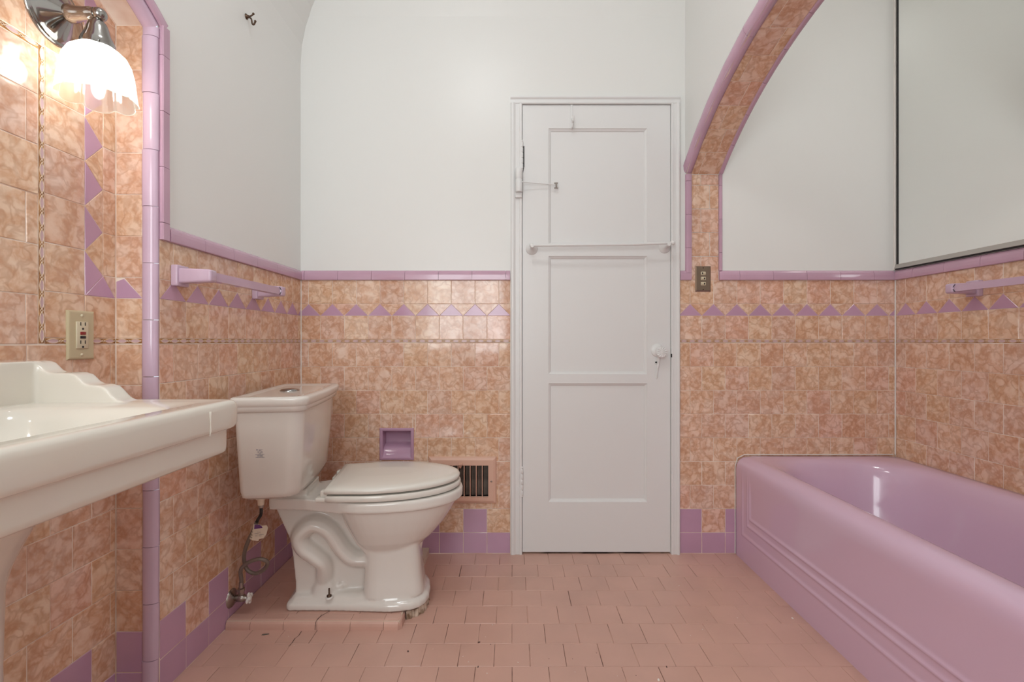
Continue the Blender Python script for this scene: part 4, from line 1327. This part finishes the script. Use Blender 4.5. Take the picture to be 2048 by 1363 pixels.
mb.loft([tk(.022, .150, .190, .432), tk(.014, .168, .204, .440), tk(.012, .176, .209, .4425), tk(.010, .180, .211, .455), tk(.008, .184, .213, .463), tk(.004, .194, .226, .600), tk(.001, .201, .234, .716)], True, True, True)
tank = obj('tank', mb, M['ceramic'], tl, local=True)
mb = MB()
mb.loft([tk(0, .205, .238, .7165), tk(-.003, .211, .245, .719), tk(-.004, .214, .248, .733), tk(-.004, .214, .248, .7345), tk(-.005, .2165, .251, .736), tk(-.006, .219, .254, .745), tk(-.006, .221, .256, .755), tk(-.005, .219, .2545, .761), tk(-.002, .214, .250, .7645),
         tk(.010, .198, .234, .7645), tk(.020, .184, .205, .7615), tk(.026, .174, .185, .7600)], True, True, True)
lid_t = obj('tank_lid', mb, M['ceramic'], tl, local=True)
mb = MB()
mb.lathe([(0.033, .7598), (0.033, .7625), (0.028, .766), (0.010, .7685), (0.002, .769)], (.098, 0.0, 0), (0, 0, 1), 28)
o = obj('flush_button', mb, M['chrome'], tl, local=True)
# printing on the end of the tank
mb = MB()
random.seed(11)
def on_tank(X, Z, lift=.0009):
    f = (Z - .463) / (.716 - .463)
    hw = .213 + (.234 - .213) * f if Z > .6 else .213 + (.226 - .213) * (Z - .463) / .137
    if Z > .6: hw = .226 + (.234 - .226) * (Z - .6) / .116
    return V3((X, -hw - lift, Z))
lx0, lzt = 0.064, 0.598
lines = [(0.010, 0.021, 0.0), (0.010, 0.017, .0030), (0.006, 0.012, .0052), (0.015, 0.021, .0060), (0.006, 0.011, .0090), (0.013, 0.021, .0090), (0.010, 0.016, .0128), (-.001, 0.026, .0155), (0.005, 0.011, .0185), (0.012, 0.021, .0188), (0.004, 0.010, .0220), (0.011, 0.021, .0216), (0.0, 0.026, .0248)]
for a, b, dz in lines:
    x = a
    while x < b:
        wd = random.uniform(.0007, .0019)
        z_ = lzt - dz
        hgt = 0.0011
        e = min(b, x + wd)
        mb.add([on_tank(lx0 + x, z_), on_tank(lx0 + e, z_), on_tank(lx0 + e, z_ + hgt), on_tank(lx0 + x, z_ + hgt)], [(0, 1, 2, 3)])
        x = e + random.uniform(.0003, .0006)
pc = [(.0045 + .0018 * math.cos(2 * PI * k / 8), .0004 + .0018 * math.sin(2 * PI * k / 8)) for k in range(8)]
mb.add([on_tank(lx0 + a, lzt + b) for a, b in pc], [tuple(range(8))])
o = obj('printed_label', mb, M['blueink'], tank if False else tl, local=True); o['label'] = 'tiny dark blue printing on the tank end'
random.seed(21)
# seat and cover
def seat_plan(xb, xf, hw, z, n=18):
    out = []
    L = xf - xb
    for k in range(n + 1):
        t_ = k / n
        x = xb + L * (1 - math.cos(PI * t_ / 2 * 1.0)) if False else xb + L * (math.sin(PI / 2 * t_))
        s_ = (x - xb) / L
        w_ = hw * (0.90 + 0.10 * min(1, s_ / .30)) if s_ < .30 else hw * math.sqrt(max(0.0, 1 - ((s_ - .30) / .70) ** 2.25))
        out.append((x, w_))
    return [V3((x, -w_, z)) for x, w_ in out[:-1]] + [V3((xf, 0, z))] + [V3((x, w_, z)) for x, w_ in reversed(out[:-1])]
mb = MB()
mb.loft([seat_plan(.262, .706, .184, .404), seat_plan(.258, .711, .188, .408), seat_plan(.258, .711, .188, .420), seat_plan(.262, .707, .185, .4245)], True, True, True, 0, True)
obj('seat', mb, M['plastic'], tl, local=True)
mb = MB()
mb.loft([seat_plan(.258, .702, .181, .4300), seat_plan(.254, .707, .186, .4325), seat_plan(.254, .708, .187, .441), seat_plan(.257, .705, .184, .4465), seat_plan(.263, .697, .177, .4500), seat_plan(.275, .68, .16, .4530), seat_plan(.30, .64, .125, .4560), seat_plan(.34, .56, .06, .4575)], True, True, True, 0, True)
obj('seat_cover', mb, M['plastic'], tl, local=True)
for s in (-1, 1):
    mb = MB()
    mb.box(.222, .262, s * .125 - .026, s * .125 + .026, .400, .415, .004)
    mb.box(.236, .275, s * .125 - .018, s * .125 + .018, .412, .436, .005)
    obj('seat_hinge', mb, M['plastic'], tl, local=True)
for s in (-1, 1):
    mb = MB()
    mb.lathe([(0.0125, .044), (0.0125, .047), (0.010, .049), (0.004, .049)], (.252, s * .080, 0), (0, 0, 1), 18)
    w_ = obj('bolt_washer', mb, M['white'], tl, local=True)
    mb = MB()
    mb.lathe([(0.0085, .048), (0.0085, .054), (0.003, .0545), (0.0027, .078)], (.252, s * .080, 0), (0, 0, 1), 8)
    o = obj('floor_bolt', mb, M['bronze'], tl, local=True)
mb = MB()
mb.lathe([(0.016, .415), (0.016, .432)], (.046, -.13, 0), (0, 0, 1), 8, smooth=False)
mb.lathe([(0.010, .395), (0.011, .415)], (.046, -.13, 0), (0, 0, 1), 12)
o = obj('supply_nut', mb, M['paper'], tl, local=True)
# crumbled mortar where the foot overhangs the step
mb = MB()
random.seed(5)
fo = foot(-.006, 0.0)
sel = [p for p in fo if p.x > .44 and p.y < .075]
Mt = XF[tl.name]
cen = Mt @ V3((.47, 0, 0))
outer, inner = [], []
dense_ = catmull(sel, 5)
for p in dense_:
    w_ = Mt @ p
    d_ = V3((w_.x - cen.x, w_.y - cen.y, 0)).normalized()
    a_ = V3((w_.x, w_.y, 0)) + d_ * random.uniform(-.004, .004)
    outer.append(a_); inner.append(a_ - d_ * .035)
ok = [k for k, p in enumerate(outer) if p.x > PX1 + .004]
outer = [outer[k] for k in ok]; inner = [inner[k] for k in ok]
top_ = [p + V3((0, 0, PZ + random.uniform(-.006, -.0005))) - (p - q).normalized() * random.uniform(.001, .005) for p, q in zip(outer, inner)]
rg = [outer, top_, [q + V3((0, 0, PZ - .001)) for q in inner]]
mb.loft(rg, False, False, False, 0, False)
mb.loft([[p + V3((0, 0, .0005)) for p in inner], outer], False, False, False, 0, False)
o = obj('mortar_bed', mb, M['mortar']); tag(o, 'crumbled brown and cream mortar under the front of the toilet foot', 'mortar')

# ------------------------------------------------------------------ water valve and hose
t = thing('shutoff_valve', 'tarnished chrome water shutoff valve with white handle low on the left wall', 'valve', (XL, 1.655, 0.05))
vy, vz = 1.655, 0.088
mb = MB(); mb.lathe([(0.032, 0.0), (0.0315, .003), (0.026, .008), (0.012, .013), (0.010, .014)], (XL + .001, vy, vz), (1, 0, 0), 28)
obj('escutcheon', mb, M['dullmetal'], t)
mb = MB()
mb.lathe([(0.009, .010), (0.009, .022), (0.0125, .024), (0.0125, .046), (0.009, .048), (0.007, .056)], (XL, vy, vz), (1, 0, 0), 16)
mb.lathe([(0.009, 0.0), (0.009, .016), (0.0125, .018), (0.0125, .027), (0.007, .030), (.006, .036)], (XL + .036, vy, vz + .006), (0, 0, 1), 6, smooth=False)
obj('valve_body', mb, M['dullmetal'], t)
mb = MB()
mb.lathe([(0.006, .052), (0.006, .060)], (XL, vy, vz), (1, 0, 0), 10)
for k in range(4):
    a = PI / 2 * k + .3
    mb.sphere((XL + .064, vy + .013 * math.cos(a), vz + .013 * math.sin(a)), .0085, 12, 8, sc=(.55, 1, 1))
mb.sphere((XL + .064, vy, vz), .012, 12, 8, sc=(.6, 1, 1))
obj('handle', mb, M['white'], t)

t = thing('supply_hose', 'grey braided water hose looping from the wall valve up to the tank', 'hose', (-0.90, 1.64, 0.13))
he = XF[tl.name] @ V3((.046, -.13, .398))
hs = V3((XL + .036, vy, vz + .040))
pts = [hs, hs + V3((.001, 0, .02)), P(482, 1138, 1.645), P(497, 1124, 1.635), P(517, 1117.5, 1.63), P(531, 1120, 1.635), P(535, 1127, 1.65), P(527, 1139, 1.665), P(510, 1146, 1.67), P(495, 1139, 1.67), P(488.5, 1122, 1.665), P(489.5, 1102, 1.655), P(497, 1080, 1.645), P(507, 1060, 1.635), P(515, 1040, 1.628)]
pts += [he + V3((-.002, .004, -.035)), he]
cp = catmull(pts, 6)
mb = MB(); mb.tube(cp[:-13], 0.0064, 12)
obj('braided_hose', mb, M['hose'], t)
mb = MB(); mb.tube(cp[-14:], 0.0052, 10)
o = obj('dark_sleeve', mb, M['black'], t)
mb = MB(); mb.tube([he - V3((0, 0, .012)), he + V3((0, 0, .002))], 0.0085, 10)
obj('coupling', mb, M['dullmetal'], t)
mb = MB(); mb.tube([hs - V3((0, 0, .004)), hs + V3((0, 0, .014))], [0.0078, 0.0072], 10)
obj('crimp', mb, M['dullmetal'], t)
# paper tag wrapped around the hose
ty = 1.628
A_ = [P(509, 1046, ty), P(522, 1047, ty), P(526, 1049, ty), P(536, 1048, ty), P(538.5, 1053, ty), P(535, 1066, ty), P(529, 1074, ty), P(521, 1075, ty), P(519.5, 1079, ty), P(506.5, 1078, ty)]
A_ = [p + V3((0, -.008, 0)) for p in A_]
mb = MB()
mb.loft([A_, [p + V3((0, .0008, 0)) for p in A_]], True, True, True, 0, False)
tg = obj('paper_tag', mb, M['paper'], t); tg['label'] = 'cream printed paper tag on the hose'
mb = MB()
q = [P(512, 1046.5, ty), P(522, 1047, ty), P(526, 1049.5, ty), P(528, 1053, ty), P(511, 1055.5, ty)]
mb.add([p + V3((0, -.009, 0)) for p in q], [(0, 1, 2, 3, 4)])
obj('purple_band', mb, M['purple'], tg)
mb = MB()
for k, (a, b, v0) in enumerate(((517, 524, 1062), (512, 520, 1065), (521, 530, 1066.5), (513, 518, 1069.5), (520, 526, 1069.5))):
    x = a
    while x < b:
        e = min(b, x + random.uniform(.6, 1.6))
        mb.add([p + V3((0, -.0088, 0)) for p in (P(x, v0, ty), P(e, v0 - .3, ty), P(e, v0 - 1.1, ty), P(x, v0 - .9, ty))], [(0, 1, 2, 3)])
        x = e + .4
obj('tag_print', mb, M['ink'], tg)
mb = MB()
for k in range(6):
    f = k / 5
    c0 = P(513.5 - 8 * f, 1049 + 25 * f, ty) + V3((0, -.0005, 0))
    c1 = P(512.8 - 8 * f, 1051.2 + 25 * f, ty) + V3((0, -.0005, 0))
    mb.tube([c0, c1], 0.0086, 12)
obj('tag_wrap', mb, M['paper'], tg)

# ------------------------------------------------------------------ wall lamps
def sconce(y, label):
    zc = 1.736
    t = thing('wall_sconce', label, 'wall lamp', (XN + .0024, y, zc - .08))
    x0 = XN + .0024
    mb = MB()
    mb.lathe([(0.0735, 0), (0.0735, .003), (0.0700, .0065), (0.0665, .0065), (0.0640, .009), (0.056, .014), (0.040, .022), (0.026, .030), (0.019, .034)], (x0, y, zc), (1, 0, 0), 48)
    obj('wall_plate', mb, M['chrome'], t)
    xk = -0.972
    mb = MB()
    mb.lathe([(0.019, .030), (0.0205, .040), (0.0165, .055), (0.0150, .075), (0.0155, .088), (0.0135, .092), (0.0135, .098)], (x0, y, zc), (1, 0, 0), 28)
    mb.sphere((xk + .004, y, zc - .002), 0.0155, 20, 12)
    obj('arm', mb, M['chrome'], t)
    mb = MB()
    mb.lathe([(0.009, -.010), (0.011, -.016), (0.018, -.024), (0.022, -.036), (0.0255, -.050), (0.031, -.062), (0.0335, -.070), (0.0335, -.082)], (xk, y, zc), (0, 0, 1), 32)
    for k in range(3):
        a = 2 * PI * k / 3 - .8
        mb.lathe([(0.0022, 0), (0.0022, .006)], (xk + .033 * math.cos(a), y + .033 * math.sin(a), zc - .076), (math.cos(a), math.sin(a), 0), 8)
    obj('socket_cup', mb, M['chrome'], t)
    # tulip glass: plain panels between groups of fine ribs, scalloped hem
    prof = [(0.0290, -.072), (0.0300, -.080), (0.0410, -.084), (0.0540, -.096), (0.0630, -.115), (0.0680, -.138), (0.0705, -.160), (0.0725, -.178), (0.0755, -.194)]
    seg = 168
    rings = []
    for i, (r, z) in enumerate(prof):
        f = i / (len(prof) - 1)
        ring = []
        for k in range(seg):
            a = 2 * PI * k / seg
            ph = (a * 7 / (2 * PI)) % 1.0
            panel = math.sin(PI * ph)
            rib = 0.0
            if ph < .17 or ph > .83:
                rib = -0.0016 + 0.0013 * math.cos(2 * PI * ph * 17)
            dr = f * (0.0045 * panel - 0.002) + rib * min(1, f * 2.5)
            dz = -max(0, f - .82) / .18 * 0.008 * (panel ** .7)
            ring.append(V3((xk + (r + dr) * math.cos(a), y + (r + dr) * math.sin(a), zc + z + dz)))
        rings.append(ring)
    mb = MB(); mb.loft(rings, True, False, False, 0, True)
    mb.tube(rings[-1] + [rings[-1][0]], 0.0011, 6, 0, False)
    obj('glass_shade', mb, M['glass'], t)
    mb = MB()
    mb.sphere((xk, y, zc - .132), 0.028, 24, 16, sc=(1, 1, 1.15))
    mb.lathe([(0.013, -.10), (0.013, -.075)], (xk, y, zc), (0, 0, 1), 16)
    obj('bulb', mb, M['bulb'], t)
    return t
sconce(1.132, 'chrome wall lamp with lit ribbed glass tulip shade on the niche tiles')
sconce(0.270, 'second chrome wall lamp with lit glass shade nearer the camera, outside the frame')

# ceiling lamp added to brighten the room, unseen above and out of the picture
cl = thing('added_ceiling_light', 'round white glass ceiling lamp added as unseen fill above the middle of the room, outside the frame', 'added ceiling light', (-0.22, 0.75, ZC - .1))
mb = MB(); mb.lathe([(0.19, 0), (0.19, -.02), (0.17, -.025)], (-0.22, 0.75, ZC), (0, 0, 1), 40)
obj('base', mb, M['white'], cl)
mb = MB(); mb.lathe([(0.17, -.026), (0.168, -.05), (0.14, -.08), (0.08, -.098), (0.01, -.104)], (-0.22, 0.75, ZC), (0, 0, 1), 40, cap0=False)
CEIL_E = emitter('room_fill_glass', (0.95, 0.99, 1.0), 24.0)
obj('glass_bowl', mb, CEIL_E, cl)

al2 = thing('added_ceiling_light', 'small round fill lamp added in the ceiling of the bath alcove, outside the frame', 'added ceiling light', (1.16, 1.30, ZC - .05))  # unseen lamp added to brighten the upper alcove
mb = MB(); mb.lathe([(0.12, 0), (0.12, -.015), (0.105, -.02)], (1.16, 1.30, ZC), (0, 0, 1), 32)
obj('base', mb, M['white'], al2)
mb = MB(); mb.lathe([(0.104, -.0205), (0.10, -.035), (0.07, -.050), (0.01, -.056)], (1.16, 1.30, ZC), (0, 0, 1), 32, cap0=False)
obj('glass_bowl', mb, emitter('alcove_fill_glass', (0.99, 1.0, 0.97), 42.0), al2)

# ------------------------------------------------------------------ flakes and crumbs on the floor
random.seed(31)
def flake(u, v, size, mat, name, label, cat, group):
    y = H * F / (v - 681.5)
    x = (u - 1024) * y / F
    n = random.randint(5, 7)
    a0 = random.random() * 6
    el = random.uniform(.35, .8)
    pts = []
    for k in range(n):
        a = 2 * PI * k / n
        r = size * random.uniform(.7, 1.15)
        px, py = r * math.cos(a), r * el * math.sin(a)
        pts.append((x + px * math.cos(a0) - py * math.sin(a0), y + px * math.sin(a0) + py * math.cos(a0)))
    m = MB()
    m.loft([[V3((a, b, 0.0002)) for a, b in pts], [V3((x + (a - x) * .8, y + (b - y) * .8, 0.0002 + size * random.uniform(.25, .5))) for a, b in pts]], True, True, True, 0, False)
    tag(obj(name, m, M[mat]), label, cat, group)
for u, v, s in ((985, 1249, .0026), (1041, 1147, .0014), (937, 1323, .0022), (974, 1346, .0026), (1358, 1171, .0024), (1420, 1222, .0022), (1475, 1235, .0016), (1405, 1258, .0024), (1381, 1270, .0018), (1317, 1359, .0052), (1036, 1324, .0024), (1150, 1343, .0018), (1235, 1351, .0016), (971, 1273, .0016), (1585, 1236, .0050), (1602, 1265, .0016), (926, 1312, .0018), (1063, 1316, .0012), (866, 1297, .0016), (577, 1272, .0014), (588, 1290, .0016)):
    flake(u, v, s, 'chip', 'paint_chip', 'tiny white paint chip lying on the pink floor tiles', 'paint chip', 'white chips scattered on the floor')
for u, v, s in ((958, 1284, .0050), (956, 1333, .0046), (981, 1288, .0022), (1333, 1333, .0050), (1098, 1317, .0018), (1145, 1317, .0018), (1272, 1350, .0020), (1193, 1305, .0016), (1414, 1240, .0014), (816, 1302, .0048)):
    flake(u, v, s, 'crumb', 'dirt_crumb', 'small dark crumb of dirt lying on the pink floor tiles', 'crumb', 'dark crumbs scattered on the floor')
flake(530, 1269, .0095, 'hose', 'grout_flake', 'grey flake of old grout on the floor in front of the platform', 'flake', None) if False else None
m = MB(); yy = H * F / (1268.5 - 681.5)
fx = (530 - 1024) * yy / F
pts = [(fx - .011, yy - .003), (fx - .002, yy - .004), (fx + .011, yy + .001), (fx + .013, yy + .004), (fx - .003, yy + .003), (fx - .010, yy + .001)]
m.loft([[V3((a, b, .0002)) for a, b in pts], [V3((fx + (a - fx) * .8, yy + (b - yy) * .8, .0022)) for a, b in pts]], True, True, True, 0, False)
tag(obj('grout_flake', m, M['ductgrey']), 'grey flake of old grout on the floor in front of the platform step', 'flake')
def fpt(u, v):
    y = H * F / (v - 681.5); return V3(((u - 1024) * y / F, y, 0.0006))
m = MB()
for a in ([fpt(603, 1262), fpt(597, 1271), fpt(590, 1276), fpt(584, 1285), fpt(577, 1292)],):
    m.join(crack(a, .0010))
o = obj('floor_crack', m, M['crumb']); tag(o, 'dark crack in the floor tile in front of the platform step', 'crack', kind='structure')
o.name = 'trim_11'

# ------------------------------------------------------------------ light
al = bpy.data.lights.new('window_fill_light', 'AREA')  # fill light added in the opening of the unseen window
al.shape = 'RECTANGLE'; al.size = WN[1] - WN[0]; al.size_y = WN[3] - WN[2]
al.energy = 24.0; al.color = (0.94, 0.995, 1.0)
lo_ = bpy.data.objects.new('window_fill_light', al); C.objects.link(lo_)
lo_.location = ((WN[0] + WN[1]) / 2, YF - 0.03, (WN[2] + WN[3]) / 2)
lo_.rotation_euler = (PI / 2, 0, 0)          # faces +Y, into the room
wd = bpy.data.worlds.new('world'); bpy.context.scene.world = wd
wd.use_nodes = True
bg = wd.node_tree.nodes['Background']
bg.inputs['Color'].default_value = (0.85, 0.92, 1.0, 1); bg.inputs['Strength'].default_value = 1.0

# ------------------------------------------------------------------ camera
cam = bpy.data.cameras.new('camera')
cam.sensor_width = 36.0; cam.lens = 36.0 * F / 2048.0; cam.clip_start = 0.02
co = bpy.data.objects.new('camera', cam); C.objects.link(co)
co.location = (0, 0, H); co.rotation_euler = (PI / 2, 0, 0)
sc = bpy.context.scene
sc.camera = co
sc.view_settings.view_transform = 'Standard'
sc.view_settings.look = 'None'
sc.view_settings.exposure = 0.0
sc.view_settings.gamma = 1.0
sc.view_settings.use_curve_mapping = False
sc.cycles.max_bounces = 10
sc.cycles.diffuse_bounces = 6
sc.cycles.sample_clamp_indirect = 6.0
